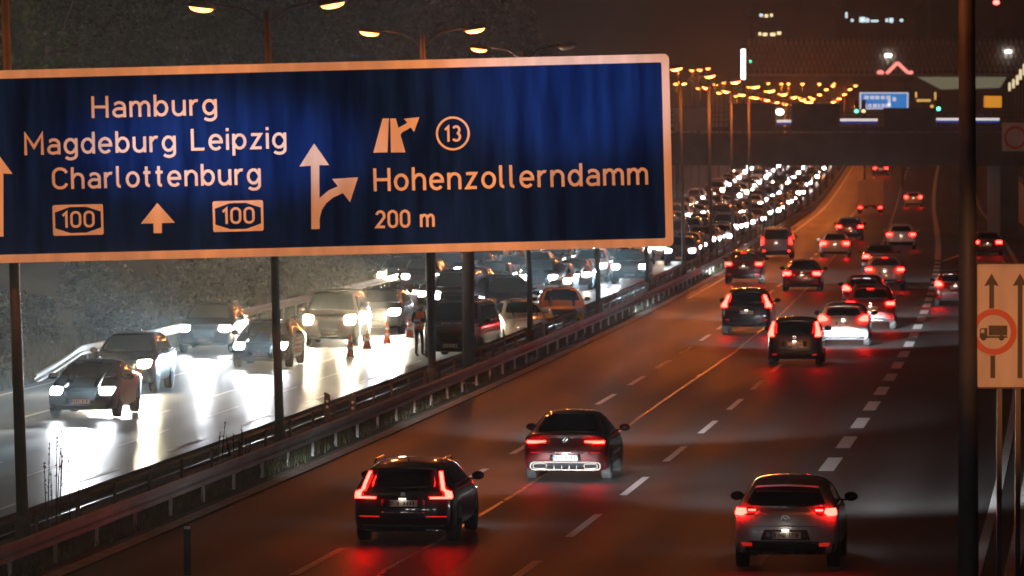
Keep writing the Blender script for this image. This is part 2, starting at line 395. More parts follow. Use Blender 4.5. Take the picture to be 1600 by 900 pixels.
# ------------------------------------------------------------------ guardrails
WB = [(-0.155, 0.0), (-0.125, 0.035), (-0.065, 0.035), (-0.03, -0.035), (0.03, -0.035), (0.065, 0.035), (0.125, 0.035), (0.155, 0.0)]
def guardrail(name, label, off, side, z0, z1, step=4.0, terminal=False, h=0.62, double=False, m='steel'):
    root = thing(name, label, 'guardrail', RP(off, z0))
    inv = RP(off, z0)
    b = MB(); vs = []; rows = []
    z = z0
    while z < z1: rows.append(z); z += (4 if z < 350 else 12)
    rows.append(z1)
    for z in rows:
        hh = h
        if terminal: hh = h * min(1, max(0.12, (z - z0) / 8.0))
        for dz, dx in WB:
            vs.append(RP(off + side * (0.07 + dx), z, hh + dz) - inv)
    n = len(WB)
    b.add(vs, [(r * n + c, r * n + c + 1, (r + 1) * n + c + 1, (r + 1) * n + c) for r in range(len(rows) - 1) for c in range(n - 1)])
    rail = b.build('rail', M[m], root, fix=False)
    if double:
        b = MB(); vs = []
        for z in rows:
            for dz, dx in WB: vs.append(RP(off + side * (0.07 + dx), z, h - .33 + dz) - inv)
        b.add(vs, [(r * n + c, r * n + c + 1, (r + 1) * n + c + 1, (r + 1) * n + c) for r in range(len(rows) - 1) for c in range(n - 1)])
        b.build('lower_rail', M[m], root, fix=False)
    pm = MB().box((0, 0, 0.36), (0.06, 0.10, 0.72)).mesh('post', M[m])
    cm = MB().box((0, 0, 0.66), (0.05, 0.24, 0.07)).mesh('spacer', M['steel'])
    z = z0 + 2; cnt = 0
    while z < z1 and cnt < 98:
        p = link('post', pm, root); p.location = RP(off - side * 0.06, z) - inv
        if terminal: p.scale.z = min(1, max(0.15, (z - z0) / 8.0))
        z += step if z < 300 else step * 2.5; cnt += 1
    return root
guardrail('guardrail', 'grey steel guardrail on square posts along the pale kerb of the away-going lanes', -0.42, 1, 82, 720)
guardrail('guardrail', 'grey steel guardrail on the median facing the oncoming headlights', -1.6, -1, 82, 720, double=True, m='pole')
guardrail('guardrail', 'bright steel guardrail with sloping end beside the weedy bank', -14.15, 1, 169, 420, terminal=True)

# ------------------------------------------------------------------ glyphs (stroke lettering in the style of road signs)
def arc(cx, cy, rx, ry, a0, a1, n=12):
    return [(cx + rx * math.cos(R(a0 + (a1 - a0) * i / n)), cy + ry * math.sin(R(a0 + (a1 - a0) * i / n))) for i in range(n + 1)]
def ell(cx, cy, rx, ry, n=24):
    return [(cx + rx * math.cos(2 * math.pi * i / n), cy + ry * math.sin(2 * math.pi * i / n)) for i in range(n)] + ['closed']
XH = 0.73
G = {
 'H': (.60, [[(0, 0), (0, 1)], [(.6, 0), (.6, 1)], [(.06, .5), (.54, .5)]]),
 'M': (.74, [[(0, 0), (0, .96), (.37, .36), (.74, .96), (.74, 0)]]),
 'L': (.50, [[(0, 1), (0, .065), (.52, .065)]]),
 'C': (.58, [arc(.30, .67, .30, .27, 15, 180) + arc(.30, .33, .30, .27, 180, 345)]),
 'P': (.56, [[(0, 0), (0, .935)] + [(.3, .935)] + arc(.3, .70, .26, .235, 90, -90) + [(.06, .465)]]),
 'B': (.56, [[(.06, .935), (.3, .935)] + arc(.3, .72, .22, .215, 90, -90) + [(.07, .505)], [(.0, 1), (0, .0)], [(.06, .065), (.3, .065)] + arc(.3, .285, .26, .22, -90, 70)]),
 'R': (.56, [[(0, 0), (0, .935), (.3, .935)] + arc(.3, .70, .26, .235, 90, -90) + [(.06, .465)], [(.28, .42), (.56, 0)]]),
 'O': (.62, [arc(.31, .66, .31, .28, 0, 180) + arc(.31, .34, .31, .28, 180, 360) + ['closed']]),
 'I': (.0, [[(0, 0), (0, 1)]]),
 'Z': (.54, [[(0, .935), (.5, .935), (.02, .065), (.54, .065)]]),
 'E': (.5, [[(.5, .935), (0, .935), (0, .065), (.5, .065)], [(.06, .5), (.42, .5)]]),
 'a': (.47, [[(.04, .60)] + arc(.24, .47, .23, .21, 140, 0) + [(.47, 0)], [(.41, .40), (.22, .40)] + arc(.22, .23, .21, .175, 90, 270) + [(.41, .10)]]),
 'b': (.50, [[(0, 1), (0, 0)], arc(.26, .37, .24, .31, 160, -160)]),
 'd': (.50, [[(.5, 1), (.5, 0)], arc(.24, .37, .24, .31, 20, 340)]),
 'g': (.50, [[(.5, .73), (.5, .0)] + arc(.25, -.03, .25, .19, 0, -150), arc(.24, .37, .24, .31, 20, 340)]),
 'p': (.50, [[(0, .73), (0, -.27)], arc(.26, .37, .24, .31, 160, -160)]),
 'e': (.50, [[(.06, .37), (.5, .37)] + arc(.25, .39, .25, .29, 0, 180) + arc(.25, .34, .25, .29, 180, 320)]),
 'h': (.47, [[(0, 0), (0, 1)], arc(.25, .44, .22, .24, 165, 0) + [(.47, 0)]]),
 'n': (.47, [[(0, 0), (0, .73)], arc(.25, .44, .22, .24, 165, 0) + [(.47, 0)]]),
 'm': (.76, [[(0, 0), (0, .73)], arc(.21, .47, .17, .21, 165, 0) + [(.38, 0)], arc(.59, .47, .17, .21, 165, 0) + [(.76, 0)]]),
 'u': (.47, [[(0, .73), (0, .29)] + arc(.22, .29, .22, .24, 180, 345), [(.47, .73), (.47, 0)]]),
 'r': (.28, [[(0, 0), (0, .73)], arc(.24, .44, .2, .24, 165, 70)]),
 'i': (.0, [[(0, 0), (0, .73)], [(0, .86), (0, 1.0)]]),
 'l': (.16, [[(0, 1), (0, .2)] + arc(.14, .2, .14, .14, 180, 270)]),
 't': (.28, [[(.1, .95), (.1, .2)] + arc(.24, .2, .14, .14, 180, 270), [(-.04, .67), (.04, .67)], [(.16, .67), (.28, .67)]]),
 'z': (.44, [[(0, .67), (.41, .67), (.03, .06), (.45, .06)]]),
 'o': (.50, [ell(.25, .37, .25, .31)]),
 '0': (.50, [arc(.25, .70, .25, .24, 0, 180) + arc(.25, .30, .25, .24, 180, 360) + ['closed']]),
 '1': (.24, [[(0, .74), (.22, .93), (.22, 0)]]),
 '2': (.50, [arc(.25, .69, .24, .25, 165, -25) + [(.02, .065), (.52, .065)]]),
 '3': (.50, [arc(.24, .72, .22, .22, 150, -75) , arc(.24, .29, .25, .23, 78, -150)]),
 '7': (.48, [[(0, .935), (.47, .935), (.18, 0)]]),
 '8': (.50, [ell(.25, .73, .21, .21), ell(.25, .29, .25, .235)]),
 ' ': (.22, []),
}
def ribbon(b, pts, wd, y):
    closed = pts[-1] == 'closed'
    if closed: pts = pts[:-1]
    q = [Vector((p[0], p[1])) for p in pts]
    q2 = [q[0]]
    for p in q[1:]:
        if (p - q2[-1]).length > 1e-5: q2.append(p)
    if closed and (q2[0] - q2[-1]).length < 1e-5: q2.pop()
    q = q2; n = len(q); L_, R_ = [], []
    for i in range(n):
        a = q[i - 1] if (i > 0 or closed) else None; c = q[(i + 1) % n] if (i < n - 1 or closed) else None
        d0 = (q[i] - a).normalized() if a is not None else (c - q[i]).normalized()
        d1 = (c - q[i]).normalized() if c is not None else d0
        t = d0 + d1
        t = t.normalized() if t.length > 1e-4 else d1
        nn = Vector((-t.y, t.x)); s = 1.0 / max(0.42, nn.dot(Vector((-d1.y, d1.x))))
        L_.append(q[i] + nn * wd / 2 * s); R_.append(q[i] - nn * wd / 2 * s)
    vs = [(p.x, y, p.y) for p in L_] + [(p.x, y, p.y) for p in R_]
    m = n if closed else n - 1
    b.add(vs, [(i, n + i, n + (i + 1) % n, (i + 1) % n) for i in range(m)])
def text_mb(s, x, z, cap, width=None, y=-0.02, wt=0.135, gap=0.27):
    adv = 0
    for ch in s: adv += G[ch][0] + gap
    adv -= gap
    sx = cap if width is None else (width - wt * cap) / adv
    b = MB(); cx = x + wt * cap / 2; lay = 0
    for ch in s:
        gw, strokes = G[ch]
        for st in strokes:
            pts = [(cx + p[0] * sx, z + p[1] * cap) if p != 'closed' else p for p in st]
            ribbon(b, pts, wt * cap, y - 0.0012 * (lay % 4)); lay += 1
        cx += (gw + gap) * sx
    return b
def flat(poly, y):
    n = len(poly); return MB().add([(x, y, z) for x, z in poly], [tuple(range(n))])
def plate_mb(poly, y0, y1): return MB().prism(poly, y0, y1)
def rrect(x0, x1, z0, z1, r, n=5):
    out = []
    for cx, cz, a in ((x1 - r, z1 - r, 0), (x0 + r, z1 - r, 90), (x0 + r, z0 + r, 180), (x1 - r, z0 + r, 270)):
        for i in range(n + 1): out.append((cx + r * math.cos(R(a + 90 * i / n)), cz + r * math.sin(R(a + 90 * i / n))))
    return out

# ------------------------------------------------------------------ the big direction sign
SZ = 85.0; S = SZ / F
ax, ay = 1045.0, 84.0; TILT = R(1.43)
sroot = thing('direction_sign', 'huge blue motorway direction sign with white border listing Hamburg and Hohenzollerndamm', 'road sign', AT(ax, ay, SZ))
sroot.rotation_euler = (0, -TILT, 0)
def sp_(px, py):      # photo pixel -> local sign coords with the tilt taken out
    dx, dz = (px - ax) * S, -(py - ay) * S
    c, s = math.cos(-TILT), math.sin(-TILT)
    return (dx * c - dz * s, dx * s + dz * c)
W0 = -13.4; HB = -301 * S
plate_mb(rrect(W0, 0.0, HB, 0.0, 0.08), -0.01, 0.05).build('border', M['signwhite'], sroot)
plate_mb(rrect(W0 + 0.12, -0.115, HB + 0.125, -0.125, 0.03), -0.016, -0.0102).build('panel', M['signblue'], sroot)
YT = -0.020
def sign_text(s, px, py, cap, pw, wt=0.135):
    x, z = sp_(px, py); text_mb(s, x, z, cap * S, pw * S, YT, wt).build('lettering', M['signwhite'], sroot, fix=False)
sign_text('Hamburg', 143.7, 184.5, 34, 196)
sign_text('Magdeburg', 38.5, 242.6, 34, 237)
sign_text('Leipzig', 299, 235.5, 34, 149)
sign_text('Charlottenburg', 82, 296.0, 34, 326)
sign_text('Hohenzollerndamm', 584, 299, 36, 429)
sign_text('200 m', 586.5, 356.5, 27.5, 93, 0.15)
def shape(pxs, name='symbol', m='signwhite', y=YT): return flat([sp_(*p) for p in pxs], y).build(name, M[m], sroot, fix=False)
def route_shield(x0, y0, x1, y1):
    xs0, zs0 = sp_(x0, y0); w_, h_ = (x1 - x0) * S, (y1 - y0) * S
    flat(rrect(xs0, xs0 + w_, zs0 - h_, zs0, 0.03), YT).build('route_shield', M['signwhite'], sroot, fix=False)
    t = 0.035
    a, c, e, f_ = xs0 + t, xs0 + w_ - t, zs0 - h_ + t, zs0 - t
    k = 0.075
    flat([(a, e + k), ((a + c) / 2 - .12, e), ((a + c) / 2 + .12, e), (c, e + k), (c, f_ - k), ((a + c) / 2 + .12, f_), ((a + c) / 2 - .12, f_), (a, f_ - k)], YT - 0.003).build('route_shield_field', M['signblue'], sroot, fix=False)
    text_mb('100', xs0 + 0.13, zs0 - h_ + 0.115, 0.245, w_ - 0.26, YT - 0.006, 0.15).build('lettering', M['signwhite'], sroot, fix=False)
route_shield(82, 320.5, 161, 368.5); route_shield(332, 314.5, 411, 362.5)
shape([(246, 317), (273.5, 348), (253, 348.5), (253, 364), (240, 364.3), (240, 348.8), (220, 349.5)], 'arrow')
shape([(-3, 240), (20, 271.5), (5.5, 271), (5.5, 369.5), (-11, 370), (-11, 271), (-26, 272.5)], 'arrow')
# through arrow with the branch to the exit
shape([(491, 224), (514.5, 258), (499, 258), (499.5, 357.8), (486.5, 358), (486, 259), (468, 260)], 'arrow')
br = [(493, 340), (497, 325), (505, 313), (517, 303), (534, 295.5)]
bm_ = MB(); ribbon(bm_, [sp_(*p) for p in br], 13 * S, YT - 0.0012); bm_.build('arrow', M['signwhite'], sroot, fix=False)
shape([(559.5, 277), (547, 316), (519, 279.5)], 'arrow', y=YT - 0.0024)
# exit symbol
shape([(598, 185), (608, 185), (605.5, 238), (583.5, 238.5)], 'exit_symbol')
shape([(609.8, 185), (618.5, 185), (633.5, 238), (611, 238.3)], 'exit_symbol')
bm_ = MB(); ribbon(bm_, [sp_(*p) for p in [(619, 212), (626, 203), (636, 197.5), (643, 193)]], 9 * S, YT - 0.0012); bm_.build('exit_symbol', M['signwhite'], sroot, fix=False)
shape([(655.5, 183), (647, 206), (631.5, 185.5)], 'exit_symbol', y=YT - 0.0024)
cx_, cz_ = sp_(707.6, 208.5)
bm_ = MB(); ribbon(bm_, [(cx_ + 24.8 * S * math.cos(2 * math.pi * i / 48), cz_ + 24.8 * S * math.sin(2 * math.pi * i / 48)) for i in range(48)] + ['closed'], 3.4 * S, YT)
bm_.build('exit_number_ring', M['signwhite'], sroot, fix=False)
x_, z_ = sp_(694, 221.5); text_mb('13', x_, z_, 25 * S, 27 * S, YT, 0.15).build('lettering', M['signwhite'], sroot, fix=False)
# structure that carries it: horizontal beams to a mast outside the picture
bm_ = MB()
for hz in (-0.7, -2.1): bm_.box((-7.6, 0.22, hz), (14.4, 0.22, 0.26))
bm_.build('support_beam', M['pole'], sroot)
bm_ = MB()
for i in range(9): bm_.box((-0.6 - i * 1.55, 0.08, HB / 2), (0.09, 0.055, -HB - 0.3))
bm_.build('bracket', M['signback'], sroot)
bm_ = MB(); zg = -sroot.location.z
bm_.tube((-14.6, 0.45, zg), (-14.6, 0.45, 0.2), 0.30, 0.22, 16); bm_.build('mast', M['pole'], sroot, smooth=False)

# ------------------------------------------------------------------ lorry sign and near pole on the verge
Z2 = 84.0; S2 = Z2 / F
g2 = thing('lorry_ban_sign', 'white lane panel with two black arrows and a round no-lorries sign', 'road sign', AT(1527, 605, Z2))
def q_(px, py): return ((px - 1527) * S2, -(py - 605) * S2)
plate_mb(rrect(0, 122 * S2, 0, 192 * S2, 0.03), 0, 0.04).build('panel', M['signwhite'], g2)
bm_ = MB()
bm_.box((61 * S2, 0.0, 192 * S2 + 0.012), (124 * S2, 0.06, 0.02)); bm_.box((61 * S2, 0.0, -0.012), (124 * S2, 0.06, 0.02)); bm_.box((-0.011, 0, 96 * S2), (0.02, 0.06, 195 * S2))
bm_.build('frame', M['black'], g2)
def fl2(pts, name, m, y=-0.004): return flat([q_(*p) for p in pts], y).build(name, M[m], g2, fix=False)
fl2([(1549.5, 427), (1561, 447), (1553.5, 445.5), (1553.5, 485), (1546, 485), (1546, 445.5), (1538, 447)], 'arrow', 'black')
fl2([(1548, 553), (1555.5, 553), (1555.5, 591), (1548, 591)], 'arrow', 'black')
fl2([(1594, 427), (1605.5, 447), (1598, 445.5), (1598, 591), (1590.5, 591), (1590.5, 445.5), (1582.5, 447)], 'arrow', 'black', -0.0045)
def disc(cx, cy, r, y, m, name, n=48, r0=0.0):
    c = q_(cx, cy)
    if r0:
        b = MB(); ribbon(b, [(c[0] + (r + r0) / 2 * S2 * math.cos(2 * math.pi * i / n), c[1] + (r + r0) / 2 * S2 * math.sin(2 * math.pi * i / n)) for i in range(n)] + ['closed'], (r - r0) * S2, y)
        return b.build(name, M[m], g2, fix=False)
    return flat([(c[0] + r * S2 * math.cos(2 * math.pi * i / n), c[1] + r * S2 * math.sin(2 * math.pi * i / n)) for i in range(n)], y).build(name, M[m], g2, fix=False)
plate_mb([(q_(1553, 518.6)[0] + 36.8 * S2 * math.cos(2 * math.pi * i / 48), q_(1553, 518.6)[1] + 36.8 * S2 * math.sin(2 * math.pi * i / 48)) for i in range(48)], -0.03, -0.008).build('ban_disc', M['signwhite'], g2)
disc(1553, 518.6, 36, -0.033, 'signorange', 'ban_ring', r0=26.5)
for pl in ([(1545, 508.5), (1574, 508.5), (1574, 524), (1545, 524)], [(1531, 514), (1535, 512.5), (1543, 512.5), (1543, 527), (1531, 527)], [(1531, 525), (1574, 525), (1574, 528), (1531, 528)]):
    fl2(pl, 'lorry_symbol', 'black', -0.034 - 0.001 * (pl[0][0] < 1540))
for cx in (1537, 1565): disc(cx, 528, 4.3, -0.037, 'black', 'lorry_symbol', 16)
fl2([(1533, 515), (1538, 514.5), (1538, 520), (1532.5, 520)], 'lorry_symbol', 'signwhite', -0.038)
zg = -g2.location.z
for px in (1563, 1592): MB().box(((px - 1527) * S2, 0.09, (zg + 1.7) / 2), (0.075, 0.08, 1.7 - zg - 0.02)).build('post', M['plastic'], g2)
b = MB(); bx = (1515 - 800) * 80 / F
np_ = thing('lamp_post', 'tall thick steel lamp post at the verge, its side lit orange by an added lamp out of view', 'lamp post', (bx, 80, 0))
MB().tube((0.0, 0, -0.1), (-0.055, 0, 11.6), 0.15, 0.105, 24).build('pole', M['pole'], np_, smooth=True)
MB().path([Vector((-0.05, 0, 11.6)), Vector((-0.6, 0, 11.95)), Vector((-1.6, 0, 12.05))], 0.05).build('arm', M['pole'], np_)

# ------------------------------------------------------------------ street lamps
BULB = {}
def bulb(parent, k=1.0):
    if k not in BULB:
        l = bpy.data.lights.new('bulb', 'POINT'); l.energy = LAMP_W * k; l.color = (1.0, 0.21, 0.03); l.shadow_soft_size = 0.12; BULB[k] = l
    o = bpy.data.objects.new('bulb', BULB[k]); C.objects.link(o); o.parent = parent; o.location = (0, 0, -.42); return o
def lens_mb(c=(0, 0, 0), n=8):
    b = MB(); prof = [(1.0, 0.0), (0.86, -0.55), (0.45, -0.92), (0.12, -1.0)]
    vs = []
    for r, h in prof:
        for i in range(n):
            a = 2 * math.pi * i / n
            vs.append((c[0] + r * 0.27 * math.cos(a), c[1] + r * 0.15 * math.sin(a), c[2] + h * 0.10))
    fs = []
    for k_ in range(len(prof) - 1):
        for i in range(n): fs.append((k_ * n + i, (k_ + 1) * n + i, (k_ + 1) * n + (i + 1) % n, k_ * n + (i + 1) % n))
    fs.append(tuple(range(3 * n, 4 * n)))
    return b.add(vs, fs)
def head_mb(sx):
    b = MB(); n = 10; vs = []
    for r, h in ((1.0, 0.0), (1.0, 0.05), (0.7, 0.12), (0.2, 0.15)):
        for i in range(n):
            a = 2 * math.pi * i / n; vs.append((r * 0.33 * math.cos(a), r * 0.17 * math.sin(a), h))
    fs = [(k_ * n + i, k_ * n + (i + 1) % n, (k_ + 1) * n + (i + 1) % n, (k_ + 1) * n + i) for k_ in range(3) for i in range(n)]
    fs += [tuple(range(3 * n, 4 * n)), tuple(range(n))[::-1]]
    b.add(vs, fs); return b
def double_lamp(h=10.2, span=1.46):
    t = thing('street_lamp', None, 'street lamp')
    MB().tube((0, 0, -0.1), (0, 0, h - 0.1), 0.11, 0.065, 12).build('pole', M['pole'], t, smooth=True)
    MB().tube((0, 0, 0), (0, 0, 0.9), 0.135, 0.135, 12).build('base_sleeve', M['pole'], t, smooth=True)
    for sx in (-1, 1):
        MB().path([Vector((0, 0, h - 0.4)), Vector((sx * 0.5, 0, h - 0.05)), Vector((sx * (span - 0.25), 0, h + 0.08))], 0.028).build('arm', M['black'], t)
        hd = head_mb(sx).build('lamp_head', M['lamphead'], t); hd.location = (sx * span, 0, h); hd.rotation_euler = (0, -sx * R(8), 0)
        l = lens_mb().build('lamp_lens', M['sodium'], hd)
    return t
LM = double_lamp()
k = 0; lamp_Z = [96.0 + 30.55 * i for i in range(0, 22)]
lab = {0: 'grey street lamp post rising past the lower left corner of the blue sign', 1: 'double street lamp above the words Hamburg and Leipzig, its post before the oncoming cars',
       2: 'double street lamp above the exit number 13, its post ending beside the police van', 3: 'double street lamp with one dark head, its post crossing the cream hatchback',
       4: 'double street lamp whose post crosses the white queue under the sign lower right corner'}
for i, Z in enumerate(lamp_Z):
    o = LM if i == 0 else copy_tree(LM)
    o.location = RP(-1.0, Z); o.rotation_euler = (0, R(-1.8 + 0.12 * min(i, 12)), -HEADING(Z) * 0.0)
    tag(o, lab.get(i, 'orange double street lamp on the median in the long receding row'), 'street lamp', 'double street lamps along the median')
    for hd in o.children:
        if hd.name.startswith('lamp_head') and not (i == 3 and hd.location.x > 0): bulb(hd, 0.4 if i < 2 else 2.6 if i < 7 else 5.0)
    if i == 3:
        for hd in o.children:
            if hd.name.startswith('lamp_head') and hd.location.x > 0:
                for l in hd.children: l.material_slots[0].link = 'OBJECT'; l.material_slots[0].material = M['lampoff']
nh = head_mb(1).build('lamp_head', M['lamphead'], np_); nh.location = (-1.75, 0, 12.02)  # lamp head added above the view to light the post's side
lens_mb().build('lamp_lens', M['sodiumfar'], nh); bulb(nh, 2.0)
# single lamps on the slip roads beyond the bridge
SL = thing('slip_road_lamp', None, 'street lamp')
MB().tube((0, 0, -1), (0, 0, 0.0), 0.10, 0.07, 10).build('pole', M['pole'], SL)
hd = head_mb(1).build('lamp_head', M['lamphead'], SL); l = lens_mb().build('lamp_lens', M['sodiumfar'], hd)
singles = [(1060, 103, 470), (1057, 131, 520), (1081, 110, 620), (1093, 109, 560), (1107, 118, 540), (1106, 107, 640), (1091, 138, 600), (1123, 145, 640), (1150, 150, 700), (1172, 152, 720), (1117, 132, 760), (1131, 129, 800),
           (1197, 142, 760), (1190, 154, 690), (1170, 136, 820), (1200, 130, 830), (1218, 147, 800), (1236, 151, 780), (1250, 153, 770), (1266, 152, 770), (1221, 131, 880), (1232, 131, 880), (1254, 131, 900), (1280, 131, 920), (1303, 131, 930)]
first = True
for px, py, Z in singles:
    o = SL if first else copy_tree(SL); first = False
    p = AT(px, py, Z); o.location = p
    for ch in o.children:
        if ch.name.startswith('pole'): ch.location = (0, 0, 0); ch.scale = (1, 1, p.z - RISE(Z) + 0.2)
    for ch in o.children:
        if ch.name.startswith('lamp_head'): bulb(ch, 10.0 if Z < 850 else 26.0)
    tag(o, 'small orange street lamp in the cluster above the overbridge', 'street lamp', 'street lamps beyond the overbridge')
# ------------------------------------------------------------------ vehicles
def lerp(a, b, t): return a + (b - a) * t
def car_shell(sp):
    """A smooth closed body from cross-section rings; each ring runs floor edge -> sill -> belt -> roof, left to right."""
    L_, W, H = sp['L'], sp['W'], sp['H']; w_ = W / 2; F_, B_ = L_ / 2, -L_ / 2
    zb, belt, zn, zh = sp.get('zb', 0.20), sp['belt'], sp['zn'], sp['zh']
    yw, yt, yr = sp['yw'], sp['yt'], sp['yr']; wt = sp.get('wt', 0.72); rs = sp['rs']; sl = sp.get('slope', 0.3)
    st = []   # (y, [dy per point], width factor, ztop, belt, wtop factor, zbot)
    Z7 = [0] * 7
    st.append((F_, [-.14, -.03, 0, -.03, -.07, -.10, -.14], .80, zn, zn - .10, .80, zb + .05))
    st.append((F_ - .12, Z7, .92, zn + .04, zn - .06, .84, zb + .02))
    st.append((F_ - .45, Z7, .985, zn + .10, zn + .01, .84, zb))
    st.append((yw + .12, Z7, 1, zh - .02, min(belt, zh - .07), .84, zb))
    st.append((yw - .05, Z7, 1, zh + .05, min(belt, zh - .03), .83, zb))
    st.append((lerp(yw, yt, .55), Z7, 1, lerp(zh, H, .60), belt, lerp(.83, wt, .6), zb))
    st.append((yt, Z7, 1, H - .035, belt, wt, zb))
    st.append((lerp(yt, yr, .5), Z7, 1, H, belt, wt, zb))
    st.append((yr, Z7, 1, H - sp.get('rd', .04), belt + .02, wt * .99, zb))
    if rs == 'hatch':
        tl = [.06, .0, 0, .03, .06, .06 + sl * .72, .06 + sl]
        st.append((B_ + .20, [x * .9 for x in tl], .99, H - sp.get('rd', .04) - .05, belt + .02, wt * .97, zb))
        st.append((B_, tl, .91, H - sp.get('rd', .04) - .10, belt + .02, wt * .93, zb + .06))
    else:
        yd, zd = sp['yd'], sp['zd']
        st.append((lerp(yr, yd, .5), Z7, 1, lerp(H - .04, zd, .45), belt + .02, lerp(wt, .80, .5), zb))
        st.append((yd, Z7, 1, zd, zd - .05, .80, zb))
        tl = [.06, .02, 0, .05, .06, .04, .03]
        st.append((B_ + .20, Z7, .98, zd + .01, zd - .06, .80, zb))
        st.append((B_, tl, .89, zd, zd - .07, .80, zb + .06))
    cols = [-0.5, 0.0, 0.5]; nc = len(cols)
    vs = []; rings = []
    for (y, dy, wf, zt, bl, wtf, z0) in st:
        ww = w_ * wf
        half = [(ww * .90, z0), (ww * .985, z0 + .10), (ww, lerp(z0, bl, .55)), (ww * .985, bl - .05), (ww * .955, bl), (lerp(ww * .95, w_ * wtf * min(1, wf + .05), .86), bl + .84 * (zt - bl)), (w_ * wtf * .86 * min(1, wf + .05), zt)]
        ring = []
        for i, (x, z) in enumerate(half): ring.append((-x, y + dy[i], z))
        xt = half[-1][0]
        for c_ in cols: ring.append((xt * c_, y + dy[-1] * 1.0, zt + .03 * (1 - c_ * c_ * 2)))
        for i in range(6, -1, -1): ring.append((half[i][0], y + dy[i], half[i][1]))
        xb = half[0][0]
        for c_ in reversed(cols): ring.append((xb * c_, y + dy[0], z0))
        rings.append(range(len(vs), len(vs) + len(ring))); vs += ring
    n = len(rings[0]); fs = []
    for a, b_ in zip(rings[:-1], rings[1:]):
        for i in range(n): fs.append((a[i], a[(i + 1) % n], b_[(i + 1) % n], b_[i]))
    def cap(ring, flip, bulge):
        rows = []
        for i in range(7):
            l_, r_ = ring[i], ring[7 + nc + (6 - i)]
            if i == 0: mid = [ring[n - 1 - j] for j in range(nc)]
            elif i == 6: mid = [ring[7 + j] for j in range(nc)]
            else:
                mid = []
                for c_ in cols:
                    a, c2 = Vector(vs[l_]), Vector(vs[r_]); q = a.lerp(c2, (c_ + 1) / 2); q.y += bulge * (1 - c_ * c_)
                    vs.append(tuple(q)); mid.append(len(vs) - 1)
            rows.append([l_] + mid + [r_])
        for ra, rb in zip(rows[:-1], rows[1:]):
            for j in range(len(ra) - 1):
                f = (ra[j], ra[j + 1], rb[j + 1], rb[j]); fs.append(f[::-1] if flip else f)
    cap(rings[0], True, .07); cap(rings[-1], False, -.05)
    me = bpy.data.meshes.new('body'); me.from_pydata(vs, [], fs); me.update()
    bm = bmesh.new(); bm.from_mesh(me); bmesh.ops.recalc_face_normals(bm, faces=bm.faces); bm.to_mesh(me); bm.free()
    o = bpy.data.objects.new('body', me); C.objects.link(o)
    md = o.modifiers.new('s', 'SUBSURF'); md.levels = md.render_levels = 2
    dg = bpy.context.evaluated_depsgraph_get()
    m2 = bpy.data.meshes.new_from_object(o.evaluated_get(dg))
    bpy.data.objects.remove(o); m2.name = 'body'
    m2.polygons.foreach_set('use_smooth', [True] * len(m2.polygons))
    bvh = BVHTree.FromPolygons([v.co for v in m2.vertices], [tuple(p.vertices) for p in m2.polygons])
    return m2, bvh
def patch(bvh, rows, face, m, name, off=.012, nx=8, nz=None, thick=.02):
    """rows of (z, a0, a1): an outline seen from the rear/front (a = x) or side (a = y), laid on the body surface with thickness."""
    rows = sorted(rows)
    Zs = []
    for (z0, a0, a1), (z1, b0, b1) in zip(rows[:-1], rows[1:]):
        k_ = max(1, int(math.ceil((z1 - z0) / .06)))
        for i in range(k_): Zs.append((lerp(z0, z1, i / k_), lerp(a0, b0, i / k_), lerp(a1, b1, i / k_)))
    Zs.append(rows[-1])
    d = {'rear': Vector((0, 1, 0)), 'front': Vector((0, -1, 0)), 'left': Vector((1, 0, 0)), 'right': Vector((-1, 0, 0))}[face]
    top = []
    for z, a0, a1 in Zs:
        for j in range(nx + 1):
            a = lerp(a0, a1, j / nx)
            o = Vector((a, 0, z)) if face in ('rear', 'front') else Vector((0, a, z))
            hit, nor, idx, dist = bvh.ray_cast(o - d * 6, d)
            if hit is None or (face in ('rear', 'front') and hit.y * d.y > -0.3):
                hit, nor, idx, dist = bvh.find_nearest(o - d * 2.2)
            if nor.dot(d) > 0: nor = -nor
            top.append(hit + nor * off)
    nr = len(Zs); b = MB()
    vs = top + [p + d * (thick + off) for p in top]; N = len(top); fs = []
    def idx_(r, c): return r * (nx + 1) + c
    for r in range(nr - 1):
        for c in range(nx):
            fs.append((idx_(r, c), idx_(r, c + 1), idx_(r + 1, c + 1), idx_(r + 1, c)))
    edge = [idx_(0, c) for c in range(nx + 1)] + [idx_(r, nx) for r in range(1, nr)] + [idx_(nr - 1, c) for c in range(nx - 1, -1, -1)] + [idx_(r, 0) for r in range(nr - 2, 0, -1)]
    for a, c in zip(edge, edge[1:] + edge[:1]): fs.append((a, N + a, N + c, c))
    b.add(vs, fs); me = b.mesh(name, m, True, False)
    bm = bmesh.new(); bm.from_mesh(me)
    bm.normal_update()
    q = bm.faces[:] ; qf = q[0]
    want = {'rear': Vector((0, -1, 0)), 'front': Vector((0, 1, 0)), 'left': Vector((-1, 0, 0)), 'right': Vector((1, 0, 0))}[face]
    if qf.normal.dot(want) < 0: bmesh.ops.reverse_faces(bm, faces=q)
    for f in bm.faces[(nr - 1) * nx:] if False else []: pass
    bm.to_mesh(me); bm.free()
    return me
def mir(rows): return [(z, -b_, -a) for z, a, b_ in rows]
def rect(z0, z1, x0, x1): return [(z0, x0, x1), (z1, x0, x1)]
WHEEL = {}
